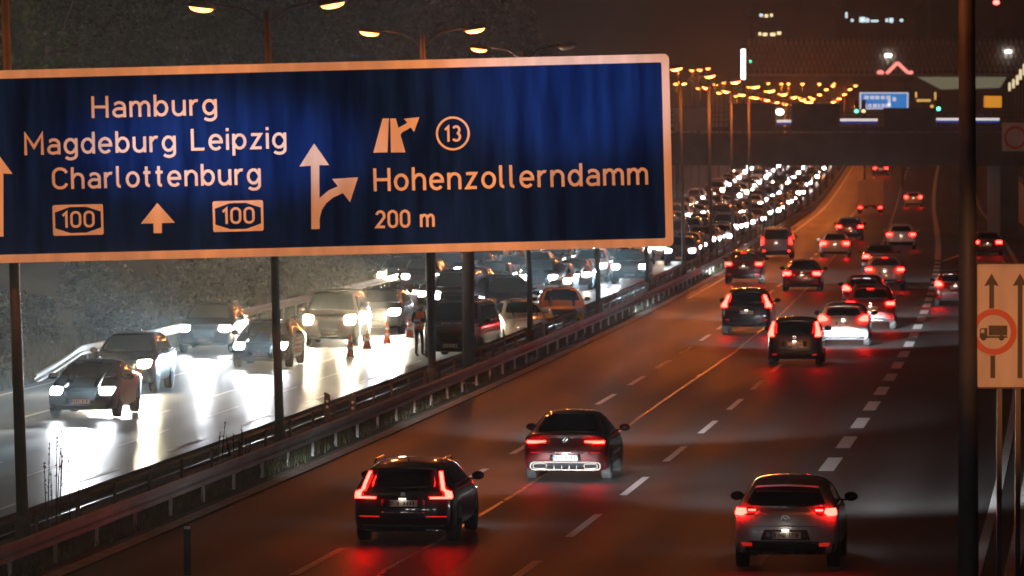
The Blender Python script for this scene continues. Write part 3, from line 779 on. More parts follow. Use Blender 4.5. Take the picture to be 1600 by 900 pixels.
def wheel_meshes(r, wd=.21):
    key = (round(r, 3), wd)
    if key not in WHEEL:
        ty = MB().lathe([(r * .70, -wd / 2), (r * .93, -wd / 2), (r, -wd * .36), (r, wd * .36), (r * .93, wd / 2), (r * .70, wd / 2)], 24, axis='x').mesh('tyre', M['tyre'], True, True)
        b = MB()
        b.lathe([(r * .69, -.06), (r * .69, .06), (r * .60, .075), (r * .60, .02), (r * .15, .02)], 24, axis='x')
        for i in range(5):
            a = 2 * math.pi * i / 5
            b.box((.05, math.cos(a) * r * .36, math.sin(a) * r * .36), (.03, .085, r * .58), Matrix.Rotation(a - math.pi / 2, 4, 'X'))
        rm = b.mesh('rim', M['rim'], False, True)
        WHEEL[key] = (ty, rm)
    return WHEEL[key]
def make_car(sp, col, tailm='tail', headm='head', name='parked_car'):
    t = thing(name, None, 'car')
    body, bvh = car_shell(sp)
    body.materials.append(PAINT[col])
    link('body', body, t)
    W, H, L_ = sp['W'], sp['H'], sp['L']; w_ = W / 2
    def pt(nm, rows, face, m, off=.012, nx=8): return link(nm, patch(bvh, rows, face, M[m] if isinstance(m, str) else m, nm, off, nx), t)
    def both(nm, rows, face, m, off=.012, nx=6): pt(nm, rows, face, m, off, nx); pt(nm, mir(rows), face, m, off, nx)
    pt('rear_window', sp['rw'], 'rear', 'glass', .008, 12)
    pt('windscreen', sp['fw'], 'front', 'glass', .008, 12)
    for f in ('left', 'right'): pt('side_window', sp['sw'], f, 'glass', .008, 12)
    for nm, rows, face, m in sp['both']: both(nm, rows, face, {'TAIL': tailm, 'HEAD': headm}.get(m, m), .045 if m == 'TAIL' else .02 if m == 'HEAD' else .014)
    for nm, rows, face, m in sp['one']: pt(nm, rows, face, m, .012, 10)
    # number plates, with blue strip and small lamp above the rear one
    for face, z in (('rear', sp['pz']), ('front', sp.get('pfz', .45))):
        d = -1 if face == 'rear' else 1
        hit = bvh.ray_cast(Vector((0, d * 6, z)), Vector((0, -d, 0)))[0]
        y = hit.y + d * .03
        pl = MB().box((0, y, z), (.52, .02, .115)).build('number_plate', M['plate'], t)
        MB().box((-.238 * (1 if d < 0 else -1), y + d * .0125, z), (.04, .004, .107)).build('plate_strip', M['plateblue'], pl)
        if sp.get('ptext') and face == 'rear':
            tm = text_mb('B MR 1718', -.205, z - .036, .075, .43, y - .0125, .17); tm.build('plate_lettering', M['black'], pl, fix=False)
        else:
            b = MB(); x = -.19
            rnd = random.Random(hash(col) % 7 + int(L_ * 100))
            for i in range(8):
                if i not in (1, 3): b.box((x, y + d * .0125, z + rnd.uniform(-.004, .004)), (.022, .004, .062))
                x += .055
            b.build('plate_marks', M['black'], pl)
        if face == 'rear' and sp.get('plamp', True):
            MB().box((0, y - .028, z + .085), (.12, .03, .012)).build('plate_lamp', M['platelamp'], t)
    r = sp.get('wr', .33); wb = sp['wb']; yo = sp.get('yo', 0.0)
    ty, rm = wheel_meshes(r)
    for sx in (-1, 1):
        for sy in (-1, 1):
            yy = yo + sy * wb / 2
            wo = thing('wheel', None, None); wo.parent = t; wo.location = (sx * (w_ - .115), yy, r); wo.rotation_euler = (0, 0, 0 if sx > 0 else math.pi)
            link('tyre', ty, wo); link('rim', rm, wo)
            rr = r + .055
            rows = [(r + rr * math.sin(R(a)), yy - rr * math.cos(R(a)), yy + rr * math.cos(R(a))) for a in (-12, 0, 20, 38, 52, 66, 78, 86)]
            rows = [q for q in rows if q[0] > .22]
            pt('wheel_arch', rows, 'right' if sx > 0 else 'left', 'plastic', .004, 8)
    for sx in (-1, 1):
        b = MB(); b.lathe([(.03, -.07), (.085, -.05), (.105, .0), (.095, .05), (.05, .075)], 12, axis='y')
        b.v = [(v[0] * 1.15, v[1], v[2] * .8) for v in b.v]
        mz = sp['belt'] + .09; my = sp['yw'] - .42
        b.v = [(v[0] + sx * (w_ + .10), v[1] + my, v[2] + mz) for v in b.v]
        b.box((sx * (w_ - .0), my, mz - .055), (.16, .05, .03))
        b.build('mirror', PAINT[col] if col not in ('silver',) else M['plastic'], t, smooth=True)
    for fn in sp.get('extra', []): fn(t, sp, bvh, col)
    return t
# small extras -----------------------------------------------------
def ex_exhaust(xs, z=.32, r=.045):
    def f(t, sp, bvh, col):
        for x in xs:
            y = -sp['L'] / 2 + .02
            b = MB(); b.lathe([(r, y - .05), (r, y + .15), (r * .8, y + .15), (r * .8, y - .05)], 16, c=(x, 0, z), axis='y'); b.f = b.f[:-2]
            b.build('exhaust_pipe', M['chrome'], t, smooth=True)
    return f
def ex_badge(z, r=.055, kind='oval'):
    def f(t, sp, bvh, col):
        y = bvh.ray_cast(Vector((0, -6, z)), Vector((0, 1, 0)))[0].y - .012
        b = MB(); n = 24
        pts = [(r * 1.25 * math.cos(2 * math.pi * i / n), z + r * math.sin(2 * math.pi * i / n)) for i in range(n)]
        ribbon(b, pts + ['closed'], .016, y)
        ribbon(b, [(-r * .9, z + r * .2), (-r * .3, z + r * .35), (0, z - r * .3), (r * .3, z + r * .35), (r * .9, z + r * .2)], .014, y - .001)
        b.build('badge', M['chrome'], t, fix=False)
    return f
def ex_rails(t, sp, bvh, col):
    for sx in (-1, 1):
        x = sx * sp['W'] / 2 * .66; z = sp['H'] + .015
        MB().path([Vector((x, sp['yt'] - .25, z - .07)), Vector((x, sp['yt'] - .5, z)), Vector((x, sp['yr'] + .35, z)), Vector((x, sp['yr'] + .12, z - .07))], .017, 6).build('roof_rail', M['chrome'], t)
def ex_aerial(t, sp, bvh, col):
    y = sp['yr'] + .25
    MB().prism([(-.02, 0), (.02, 0), (.006, .07), (-.006, .07)], y - .08, y + .05).build('aerial', M['plastic'], t).location = (0, 0, sp['H'] - .02)
def ex_spoiler(t, sp, bvh, col):
    y = -sp['L'] / 2 + .06 + sp.get('slope', .3) * .93; z = sp['H'] - sp.get('rd', .04) - .07; x = sp['W'] / 2 * .60
    b = MB(); vs = []
    for i in range(9):
        u = -1 + 2 * i / 8; xx = x * u; dz = .03 * (1 - u * u); dy = .03 * u * u
        vs += [(xx, y - .10 + dy, z + dz), (xx, y + .20, z + dz + .055), (xx, y - .10 + dy, z + dz - .03), (xx, y + .15, z + dz - .02)]
    fs = []
    for i in range(8):
        a, c = i * 4, i * 4 + 4
        fs += [(a, c, c + 1, a + 1), (a + 2, a, c, c + 2), (a + 3, a + 2, c + 2, c + 3)]
    fs += [(0, 1, 3, 2), (32, 34, 35, 33)]
    b.add(vs, fs); b.build('spoiler', PAINT[col], t, smooth=False)
    if sp.get('hb'): MB().box((0, y - .085, z - .002), (.26, .02, .02)).build('high_brake_lamp', M['taildim'], t)
def ex_wiper(z0, x1):
    def f(t, sp, bvh, col):
        pts = []
        for i in range(5):
            u = i / 4; q = Vector((lerp(0.0, x1, u), -6, z0 + .02 + .03 * u)); h = bvh.ray_cast(q, Vector((0, 1, 0)))[0]
            pts.append(h + Vector((0, -.025, 0)))
        MB().path(pts, .011, 6).build('wiper', M['plastic'], t)
    return f
def ex_diffuser(t, sp, bvh, col):
    y = -sp['L'] / 2 - .005
    b = MB(); pts = rrect(-.74, .74, .235, .395, .075, 6)
    ribbon(b, pts + ['closed'], .028, y - .035)
    ribbon(b, rrect(-.68, -.40, .265, .365, .045, 5) + ['closed'], .02, y - .037)
    ribbon(b, rrect(.40, .68, .265, .365, .045, 5) + ['closed'], .02, y - .037)
    b.build('exhaust_trim', M['trimsatin'], t, fix=False)
    b = MB()
    for x in (-.24, -.08, .08, .24): b.box((x, y + .02, .27), (.02, .1, .10))
    b.build('diffuser_fin', M['plastic'], t)
def ex_chromebar(z, x, m='chrome', hh=.012):
    def f(t, sp, bvh, col): link('trim_bar', patch(bvh, rect(z - hh, z + hh, -x, x), 'rear', M[m], 'trim_bar', .02, 12), t)
    return f
def ex_lip(t, sp, bvh, col):
    pass

def base(L, W, H, belt, **k):
    d = dict(L=L, W=W, H=H, belt=belt, both=[], one=[], extra=[]); d.update(k); return d
def front_kit(W, zl, zg0, zg1, zlamp=(.62, .76), xl=(.50, .80)):
    w_ = W / 2
    both = [('headlight', [(zlamp[0] - .03, xl[0] * w_ + .08, xl[1] * w_ + .03), (zlamp[0] + .02, xl[0] * w_ + .03, xl[1] * w_ + .07), (zlamp[1], xl[0] * w_ + .02, xl[1] * w_ + .09), (zlamp[1] + .03, xl[0] * w_ + .09, xl[1] * w_ + .06)], 'front', 'HEAD')]
    one = [('grille', [(zg0, -.36, .36), (zg1, -.42, .42)], 'front', 'plastic'), ('lower_intake', [(.26, -.62, .62), (.38, -.66, .66)], 'front', 'plastic')]
    return both, one
def rows_win(z0, z1, x0, x1, sq=.05): return [(z0, -x0, x0), (z0 + sq, -x0 - .01, x0 + .01), (z1 - sq, -x1 - .01, x1 + .01), (z1, -x1 + .03, x1 - .03)]

S_ = {}
# 1 small crossover with slim wing lights, dark cladding and two round exhausts
bo, on = front_kit(1.77, .7, .50, .74, (.72, .84))
S_['crossover'] = base(4.27, 1.77, 1.52, 1.00, zn=.80, zh=1.02, yw=.98, yt=.22, yr=-1.42, rs='hatch', slope=.46, rd=.05, wt=.70, zb=.24, wr=.345, wb=2.57, pz=.60, ptext=True,
    rw=[(1.07, -.60, .60), (1.12, -.66, .66), (1.34, -.54, .54), (1.40, -.46, .46)], fw=rows_win(1.06, 1.44, .66, .52), sw=[(1.04, -1.35, .70), (1.10, -1.40, .62), (1.38, -1.10, .05)],
    both=bo + [('taillight', [(.935, .62, .79), (.965, .52, .82), (1.01, .47, .82), (1.045, .56, .80)], 'rear', 'taildark'),
          ('taillight_lamp', [(.925, .70, .81), (.96, .64, .815), (1.02, .66, .80)], 'rear', 'TAIL'), ('taillight_bar', [(.985, .50, .62), (1.005, .50, .62)], 'rear', 'TAIL'),
          ('rear_reflector', [(.415, .56, .72), (.475, .56, .74)], 'rear', 'reflector')],
    one=on + [('rear_cladding', [(.24, -.76, .76), (.40, -.80, .80), (.46, -.80, .80), (.50, -.56, .56)], 'rear', 'plastic'), ('tailgate_recess', [(.52, -.42, .42), (.69, -.36, .36)], 'rear', PAINT['grey']),
              ('bumper_seam', [(.745, -.60, .60), (.752, -.60, .60)], 'rear', 'plastic')],
    extra=[ex_exhaust([-.40, .40], .33), ex_badge(.875), ex_aerial, ex_spoiler, ex_wiper(1.07, .34)])
# 2 estate with tall hooked lights
bo, on = front_kit(1.85, .7, .45, .70)
S_['wagon'] = base(4.72, 1.85, 1.46, .98, zn=.74, zh=.98, yw=1.05, yt=.28, yr=-1.70, rs='hatch', slope=.40, rd=.05, wt=.70, zb=.20, wr=.345, wb=2.87, pz=.74,
    rw=[(1.02, -.56, .56), (1.08, -.57, .57), (1.29, -.50, .50), (1.35, -.44, .44)], fw=rows_win(1.02, 1.40, .68, .54), sw=[(1.02, -1.85, .80), (1.08, -1.90, .70), (1.33, -1.60, .10)],
    both=bo + [('taillight', [(.81, .50, .83), (.845, .47, .85), (.85, .70, .86), (1.0, .70, .84), (1.04, .66, .72), (1.26, .585, .655), (1.30, .58, .63)], 'rear', 'taildark'),
          ('taillight_lamp', [(.818, .49, .835), (.848, .48, .845), (.852, .745, .845), (.93, .735, .83), (.97, .68, .74), (1.25, .60, .645)], 'rear', 'TAIL'),
          ('rear_reflector', [(.49, .42, .78), (.515, .42, .78)], 'rear', 'reflector'), ('bumper_trim', [(.225, .36, .66), (.27, .36, .68)], 'rear', 'chrome')],
    one=on + [('rear_cladding', [(.20, -.70, .70), (.36, -.74, .74)], 'rear', 'plastic'), ('tailgate_recess', [(.66, -.40, .40), (.82, -.38, .38)], 'rear', 'plastic')],
    extra=[ex_badge(.90, .03), ex_spoiler, ex_rails, ex_aerial, ex_chromebar(.57, .40)])
# 3 low coupe saloon with slim lights and framed exhaust trim
bo, on = front_kit(1.83, .65, .42, .66, (.60, .71))
S_['coupe'] = base(4.68, 1.83, 1.41, .90, zn=.68, zh=.92, yw=1.12, yt=.15, yr=-.75, yd=-1.98, zd=.99, rs='sedan', wt=.66, zb=.19, wr=.34, wb=2.73, pz=.49,
    rw=[(1.03, -.60, .60), (1.08, -.62, .62), (1.28, -.55, .55), (1.345, -.46, .46)], fw=rows_win(.98, 1.34, .68, .50), sw=[(.95, -1.35, .82), (1.02, -1.40, .70), (1.28, -.85, .0)],
    both=bo + [('taillight', [(.765, .40, .80), (.80, .38, .815), (.86, .40, .80)], 'rear', 'taildark'), ('taillight_lamp', [(.785, .62, .79), (.815, .41, .80), (.842, .41, .79)], 'rear', 'TAIL'),
          ('rear_reflector', [(.585, .52, .74), (.603, .52, .74)], 'rear', 'reflector')],
    one=on + [('rear_cladding', [(.20, -.74, .74), (.40, -.80, .80), (.42, -.78, .78)], 'rear', 'plastic'), ('tailgate_recess', [(.43, -.34, .34), (.56, -.32, .32)], 'rear', 'plastic')],
    extra=[ex_badge(.86, .045), ex_diffuser, ex_aerial, ex_chromebar(.60, .42, 'chrome', .006)])
# 4 upright compact with tall lights beside the window
bo, on = front_kit(1.73, .8, .50, .76, (.70, .90))
S_['compact'] = base(4.02, 1.73, 1.52, 1.02, zn=.84, zh=1.04, yw=1.06, yt=.45, yr=-1.55, rs='hatch', slope=.24, rd=.04, wt=.76, zb=.20, wr=.315, wb=2.55, pz=.70,
    rw=[(1.02, -.56, .56), (1.08, -.60, .60), (1.36, -.55, .55), (1.42, -.48, .48)], fw=rows_win(1.08, 1.45, .68, .56), sw=[(1.05, -1.5, .80), (1.10, -1.55, .72), (1.40, -1.40, .30)],
    both=bo + [('taillight_lamp', [(.93, .64, .80), (1.00, .65, .80), (1.20, .65, .735), (1.36, .62, .68)], 'rear', 'TAIL'), ('rear_reflector', [(.34, .56, .70), (.39, .56, .70)], 'rear', 'reflector')],
    one=on + [('rear_cladding', [(.20, -.72, .72), (.48, -.76, .76)], 'rear', 'plastic'), ('tailgate_recess', [(.62, -.40, .40), (.77, -.40, .40)], 'rear', 'plastic')],
    extra=[ex_badge(.92, .045), ex_spoiler, ex_chromebar(.80, .40, 'chrome', .014), ex_wiper(1.02, .3)])
# 5 family of SUVs and hatchbacks
bo, on = front_kit(1.87, .85, .52, .84, (.76, .90))
SUVC = dict(zn=.90, zh=1.10, yw=1.10, yt=.40, yr=-1.68, rs='hatch', slope=.38, rd=.05, wt=.71, zb=.25, wr=.365, wb=2.75, pz=.80,
    rw=[(1.16, -.60, .60), (1.21, -.64, .64), (1.46, -.55, .55), (1.53, -.46, .46)], fw=rows_win(1.15, 1.58, .70, .56), sw=[(1.13, -1.70, .85), (1.19, -1.75, .75), (1.50, -1.45, .25)])
S_['suv'] = base(4.68, 1.87, 1.66, 1.08, **SUVC)
S_['suv'].update(hb=1, both=bo + [('taillight_lamp', [(.92, .60, .86), (.98, .58, .87), (1.04, .62, .86)], 'rear', 'TAIL'), ('rear_reflector', [(.44, .60, .76), (.49, .60, .76)], 'rear', 'reflector')],
    one=on + [('rear_cladding', [(.25, -.78, .78), (.52, -.82, .82)], 'rear', 'plastic'), ('skid_trim', [(.30, -.50, .50), (.39, -.56, .56)], 'rear', 'chrome')], extra=[ex_spoiler, ex_rails, ex_aerial, ex_badge(.97, .045)])
S_['suvswoosh'] = base(4.62, 1.86, 1.66, 1.08, **SUVC)
S_['suvswoosh'].update(hb=0, both=bo + [('taillight_lamp', [(.98, .70, .88), (1.06, .70, .87), (1.18, .68, .79), (1.40, .60, .68)], 'rear', 'TAIL'), ('rear_reflector', [(.50, .62, .76), (.55, .62, .76)], 'rear', 'reflector')],
    one=on + [('rear_cladding', [(.25, -.78, .78), (.45, -.82, .82)], 'rear', 'plastic'), ('skid_trim', [(.34, -.56, .56), (.43, -.66, .66)], 'rear', 'chrome')], extra=[ex_spoiler, ex_rails, ex_aerial])
bo, on = front_kit(1.80, .75, .48, .72)
S_['hatch'] = base(4.32, 1.80, 1.48, .98, zn=.77, zh=.99, yw=1.02, yt=.35, yr=-1.50, rs='hatch', slope=.34, rd=.05, wt=.72, zb=.20, wr=.325, wb=2.65, pz=.80,
    rw=[(1.04, -.56, .56), (1.09, -.60, .60), (1.32, -.52, .52), (1.38, -.45, .45)], fw=rows_win(1.02, 1.42, .67, .54), sw=[(1.01, -1.55, .78), (1.07, -1.60, .68), (1.36, -1.25, .2)],
    both=bo + [('taillight_lamp', [(.86, .60, .82), (.92, .52, .83), (1.0, .60, .82), (1.05, .70, .80)], 'rear', 'TAIL'), ('rear_reflector', [(.40, .56, .76), (.44, .56, .76)], 'rear', 'reflector')],
    one=on + [('rear_cladding', [(.20, -.70, .70), (.36, -.76, .76)], 'rear', 'plastic')], extra=[ex_spoiler, ex_aerial, ex_badge(.92, .04), ex_chromebar(.56, .55)])
bo, on = front_kit(1.84, .7, .44, .70, (.64, .76))
S_['sedan'] = base(4.72, 1.84, 1.44, .94, zn=.72, zh=.96, yw=1.10, yt=.25, yr=-.95, yd=-1.75, zd=1.02, rs='sedan', wt=.69, zb=.20, wr=.335, wb=2.82, pz=.70,
    rw=[(1.06, -.60, .60), (1.11, -.62, .62), (1.32, -.54, .54), (1.375, -.47, .47)], fw=rows_win(1.02, 1.38, .69, .52), sw=[(.99, -1.25, .85), (1.05, -1.30, .72), (1.32, -.95, .1)],
    both=bo + [('taillight_lamp', [(.76, .56, .82), (.82, .50, .83), (.92, .52, .82)], 'rear', 'TAIL'), ('rear_reflector', [(.40, .56, .76), (.43, .56, .76)], 'rear', 'reflector')],
    one=on + [('rear_cladding', [(.20, -.70, .70), (.36, -.76, .76)], 'rear', 'plastic')], extra=[ex_aerial, ex_badge(.90, .04), ex_chromebar(.78, .36)])
# 6 vans
VANC = dict(zn=1.00, zh=1.18, yw=1.75, yt=1.0, yr=-2.05, rs='hatch', slope=.14, rd=.02, wt=.80, zb=.22, wr=.345, wb=2.95, pz=.86)
bo, on = front_kit(1.92, .9, .56, .92, (.80, 1.02), (.56, .84))
S_['van'] = base(4.85, 1.92, 1.90, 1.15, **VANC)
S_['van'].update(rw=[(1.14, -.64, .64), (1.20, -.70, .70), (1.62, -.66, .66), (1.72, -.60, .60)], fw=rows_win(1.24, 1.80, .78, .66), sw=[(1.20, -1.9, 1.35), (1.26, -1.95, 1.25), (1.70, -1.85, .95)],
    both=bo + [('taillight_lamp', [(.86, .74, .87), (1.24, .74, .86)], 'rear', 'TAIL'), ('rear_reflector', [(.44, .66, .80), (.50, .66, .80)], 'rear', 'taildim')],
    one=on + [('rear_cladding', [(.24, -.80, .80), (.50, -.84, .84)], 'rear', 'plastic')], extra=[ex_aerial, ex_badge(1.03, .05), ex_wiper(1.14, .4)])
# police van: same shell, bonnet lettering, reflective flanks
def ex_police(t, sp, bvh, col):
    tm = text_mb('POLIZEI', -.36, 0, .10, .72, 0, .17)
    vs = []
    for (x, y, z) in tm.v:
        h = bvh.ray_cast(Vector((-x, 1.98 - z * .9, 3)), Vector((0, 0, -1)))
        vs.append((-x, h[0].y, h[0].z + .012 - y))
    tm.v = vs
    tm.build('lettering', M['retro'], t)
    for sx in (-1, 1):
        rows = [(.98, .52, .58), (1.06, .52, .76), (1.13, .55, .88)]
        if sx < 0: rows = mir(rows)
        link('reflective_stripe', patch(bvh, rows, 'front', PAINT['cream'], 'reflective_stripe', .014, 6), t)
    b = MB(); b.box((0, .55, sp['H'] + .09), (1.25, .26, .10)); b.build('roof_light_bar', M['plastic'], t)
    b = MB(); b.box((0, .55, sp['H'] + .025), (.9, .16, .05)); b.build('light_bar_foot', M['plastic'], t)
S_['policevan'] = dict(S_['van']); S_['policevan'] = {**S_['van'], 'extra': [ex_police]}
# small round city car with round lamps
rl = lambda cx, cz, r: [(cz + r * math.sin(R(a)), cx - r * math.cos(R(a)), cx + r * math.cos(R(a))) for a in (-85, -60, -30, 0, 30, 60, 85)]
S_['citycar'] = base(3.57, 1.63, 1.49, .98, zn=.80, zh=1.00, yw=.95, yt=.35, yr=-1.2, rs='hatch', slope=.36, rd=.08, wt=.68, zb=.20, wr=.30, wb=2.30, pz=.74,
    rw=[(1.04, -.50, .50), (1.09, -.54, .54), (1.30, -.48, .48), (1.36, -.40, .40)], fw=rows_win(1.04, 1.42, .62, .48), sw=[(1.01, -1.2, .68), (1.07, -1.25, .60), (1.36, -.95, .18)],
    both=[('headlight', rl(.55, .76, .105), 'front', 'HEAD'), ('fog_lamp', rl(.56, .58, .06), 'front', 'headoff'), ('taillight_lamp', [(.80, .58, .72), (1.0, .58, .72)], 'rear', 'TAIL')],
    one=[('lower_intake', [(.28, -.5, .5), (.38, -.52, .52)], 'front', 'plastic'), ('bumper_trim', [(.52, -.34, .34), (.55, -.34, .34)], 'front', 'chrome')], extra=[])
# 7 box lorry
def make_lorry(col='cargo'):
    t = thing('box_lorry', None, 'lorry')
    MB().box((0, -.9, 1.95), (2.35, 4.6, 2.3)).build('cargo_box', M['cargo'], t)
    b = MB()
    b.prism([(-1.16, .82), (1.16, .82), (1.16, 3.06), (-1.16, 3.06)], -3.235, -3.215)
    bd = b.build('rear_door', M['cargo'], t)
    b = MB()
    for x in (-.9, -.25, .25, .9): b.tube((x, -3.26, .9), (x, -3.26, 3.0), .018, .018, 6)
    b.build('door_bar', M['steel'], bd)
    b = MB(); b.add([(x, y, z) for x in (-1.05, 1.05) for (y, z) in ((1.5, .6), (3.2, .6), (3.25, 1.2), (2.75, 2.35), (1.5, 2.45))], [(0, 1, 2, 3, 4), (9, 8, 7, 6, 5), (0, 5, 6, 1), (1, 6, 7, 2), (2, 7, 8, 3), (3, 8, 9, 4), (4, 9, 5, 0)])
    b.build('cab', PAINT['white'], t)
    MB().box((0, -.3, .62), (.9, 5.6, .24)).build('chassis', M['plastic'], t)
    MB().box((0, -3.22, .60), (2.2, .08, .16)).build('rear_bumper', M['plastic'], t)
    for sx in (-1, 1):
        MB().box((sx * .92, -3.275, .60), (.30, .03, .11)).build('taillight', M['tail'], t)
        MB().box((sx * .8, 3.26, .9), (.3, .03, .18)).build('headlight', M['head'], t)
    MB().box((0, -3.28, .62), (.52, .02, .11)).build('number_plate', M['plate'], t)
    ty, rm = wheel_meshes(.42, .3)
    for sx in (-1, 1):
        for yy in (-2.0, 2.2):
            wo = thing('wheel', None, None); wo.parent = t; wo.location = (sx * 0.98, yy, .42); wo.rotation_euler = (0, 0, 0 if sx > 0 else math.pi)
            link('tyre', ty, wo); link('rim', rm, wo)
    return t

M['trimsatin'] = mat('satin_trim', (.07, .05, .035), .5, .3)
PROTO = {}
USED = set()
FAR_SKIP = ('badge', 'wiper', 'aerial', 'trim_bar', 'bumper_seam', 'rear_reflector', 'lower_intake', 'wheel_arch', 'plate_strip', 'plate_marks', 'skid_trim', 'bumper_trim', 'roof_rail', 'side_window', 'rim', 'fog_lamp', 'high_brake_lamp')
def car(kind, col, label, Xc, Zc, rz, head='head', tail='tail', group=None, far=False, name=None, z=None):
    """Put one vehicle down; the first of each kind is the model, the rest are copies with their own paint and lamps."""
    key = (kind, far)
    if kind == 'lorry':
        o = make_lorry()
    elif kind not in PROTO:
        PROTO[kind] = make_car(S_[kind], col); PROTO[kind]['pc'] = col; o = PROTO[kind]
    else:
        o = copy_tree(PROTO[kind], FAR_SKIP if far else ())
    src = PROTO[kind]['pc'] if kind in PROTO else col
    nm = name or {'crossover': 'crossover_car', 'wagon': 'estate_car', 'coupe': 'coupe_car', 'compact': 'compact_car', 'suv': 'suv_car', 'suvswoosh': 'suv_car', 'hatch': 'hatchback_car', 'sedan': 'saloon_car', 'van': 'van', 'policevan': 'police_van', 'citycar': 'city_car', 'lorry': 'box_lorry'}[kind]
    o.name = nm
    def swap(ob):
        for c in ob.children:
            if c.type == 'MESH' and c.data.materials:
                m0 = c.data.materials[0]; m1 = None
                if m0 == PAINT.get(src) and col != src: m1 = PAINT[col]
                if m0 == M['head'] and head != 'head': m1 = M[head]
                if m0 == M['tail'] and tail != 'tail': m1 = M[tail]
                if m1:
                    c.material_slots[0].link = 'OBJECT'; c.material_slots[0].material = m1
            swap(c)
    swap(o)
    o.location = (Xc, Zc, RISE(Zc) + .008 if z is None else z); o.rotation_euler = (0, 0, rz)
    tag(o, label, 'van' if 'van' in nm else 'lorry' if nm == 'box_lorry' else 'car', group)
    return o
def away(kind, col, label, px, py, dx=0, far=False, tail='tail', head='headaway', group=None, beam=0):
    """rear axle seen at photo pixel px, py"""
    X, Z = P(px, py)
    if Z > 520:            # the road rises there: solve for the distance
        for _ in range(30): Z = F * (CH - RISE(Z)) / (py - HY)
        X = (px - 800) * Z / F
    h = -HEADING(Z + 3)
    hl = 1.35
    o = car(kind, col, label, X + math.sin(-h) * hl, Z + hl, h, tail=tail, head=head, far=far, group=group)
    if beam: low_beam(o, beam)
    return o
def low_beam(o, k=1.0, tilt=2.5, sy=.085):
    """dipped headlights: a flat wide beam with its cut-off just under the horizontal"""
    l = bpy.data.lights.new('dipped_beam', 'SPOT'); l.energy = 110000 * k; l.color = (.90, .95, 1.0); l.spot_size = R(44); l.spot_blend = .75; l.shadow_soft_size = .12
    lo = bpy.data.objects.new('dipped_beam', l); C.objects.link(lo); lo.parent = o
    lo.location = (0, 2.45, .72); lo.rotation_euler = (R(90 - tilt), 0, 0); lo.scale = (1, sy, 1)
def oncoming(kind, col, label, px, py, far=False, head='head', rz=0.0, group=None, tail='taildark', name=None, beam=0, glare=0):
    X, Z = P(px, py); h = -HEADING(Z)
    hl = 1.35
    o = car(kind, col, label, X + math.sin(-h) * hl, Z + hl, h + math.pi + rz, head=head, far=far, group=group, tail=tail, name=name)
    if beam: low_beam(o, beam, 4.6, .20)
    if glare:
        for sx in (-1, 1): glare_lamp(o, sx, glare, head)
    return o
def glare_lamp(o, sx, k, head):
    """the narrow main beam of one headlamp, level with the road"""
    l = bpy.data.lights.new('main_beam', 'SPOT'); l.energy = 42000 * k; l.spot_size = R(13); l.spot_blend = 1.0; l.shadow_soft_size = .06
    l.color = (1.0, .80, .50) if head in ('headwarm', 'headhigh') else (.50, .80, 1.0)
    lo = bpy.data.objects.new('main_beam', l); C.objects.link(lo); lo.parent = o
    lo.location = (sx * .62, 2.5, .72); lo.rotation_euler = (R(91.5), 0, 0)

# away-going carriageway
away('crossover', 'silver', 'silver-grey crossover with black cladding, alone at the bottom of the road', 1232, 888, beam=1)
away('wagon', 'black', 'black estate car with tall hooked brake lights beside the kerb', 640, 846, beam=.4)
away('coupe', 'darkred', 'dark coupe with slim brake lights and framed twin exhausts', 890, 748, beam=1)
away('compact', 'navy', 'dark blue upright compact car with tall brake lights either side of the window', 1243, 571, beam=1)
away('suvswoosh', 'black', 'black SUV with curved brake lights and bright bumper trim', 1168, 521, beam=1)
away('hatch', 'silver', 'silver hatchback beside the dark blue compact car', 1319, 540, beam=1)
away('suv', 'red', 'red glowing SUV half hidden by the silver hatchback', 1361, 514, beam=.5)
away('hatch', 'darkred', 'dark red hatchback just ahead of the red glowing SUV', 1350, 486)
away('suv', 'darkred', 'dark red SUV near the kerb with pale lower bumper', 1163, 443, beam=.5)
away('sedan', 'darkred', 'dark red saloon in the middle of the road with bright number plate', 1254, 455, beam=.5)
away('van', 'steelblue', 'pale blue-grey passenger van near the central guardrail', 1214, 404, tail='taildim', beam=.5)
away('suv', 'white', 'white SUV with red-lit rear ahead of the red hatchback', 1383, 453, beam=.5)
away('sedan', 'darkred', 'dark saloon half hidden ahead of the white SUV', 1374, 425, far=True)
away('sedan', 'white', 'pale saloon ahead of the dark red saloon, red-lit tail', 1305, 402, far=True)
away('suv', 'darkred', 'dark SUV beyond the pale saloon, wide brake lights', 1328, 376, far=True)
away('suv', 'white', 'white SUV with dark tailgate window, second brake light row', 1408, 390, far=True)
away('lorry', 'cargo', 'small grey box lorry under the overbridge', 1360, 334)
away('hatch', 'white', 'small white car in the shadow under the overbridge', 1427, 323, far=True)
away('van', 'grey', 'tall grey van just passing beneath the bridge edge', 1437, 298, far=True)
away('sedan', 'darkred', 'dark saloon ahead of the box lorry with two red lights', 1376, 305, far=True)
away('suv', 'darkred', 'dark SUV farthest away under the bridge edge', 1389, 284, far=True)
away('hatch', 'red', 'red-lit hatchback on the exit lane, cut by the lamp post', 1493, 478)
away('sedan', 'darkred', 'dark car with red lights on the slip road beyond the lamp post', 1543, 400, far=True)
# just below the picture: the cars whose headlamps light the near road
for (off, Z, kind, col) in ((1.9, 62, "sedan", "grey"), (5.7, 58, "hatch", "black"), (9.4, 66, 'suv', 'grey')):
    o = car(kind, col, 'car coming up below the picture whose headlights light the near road', KX(Z) + off, Z, -HEADING(Z), head='headaway', group='cars just below the view')

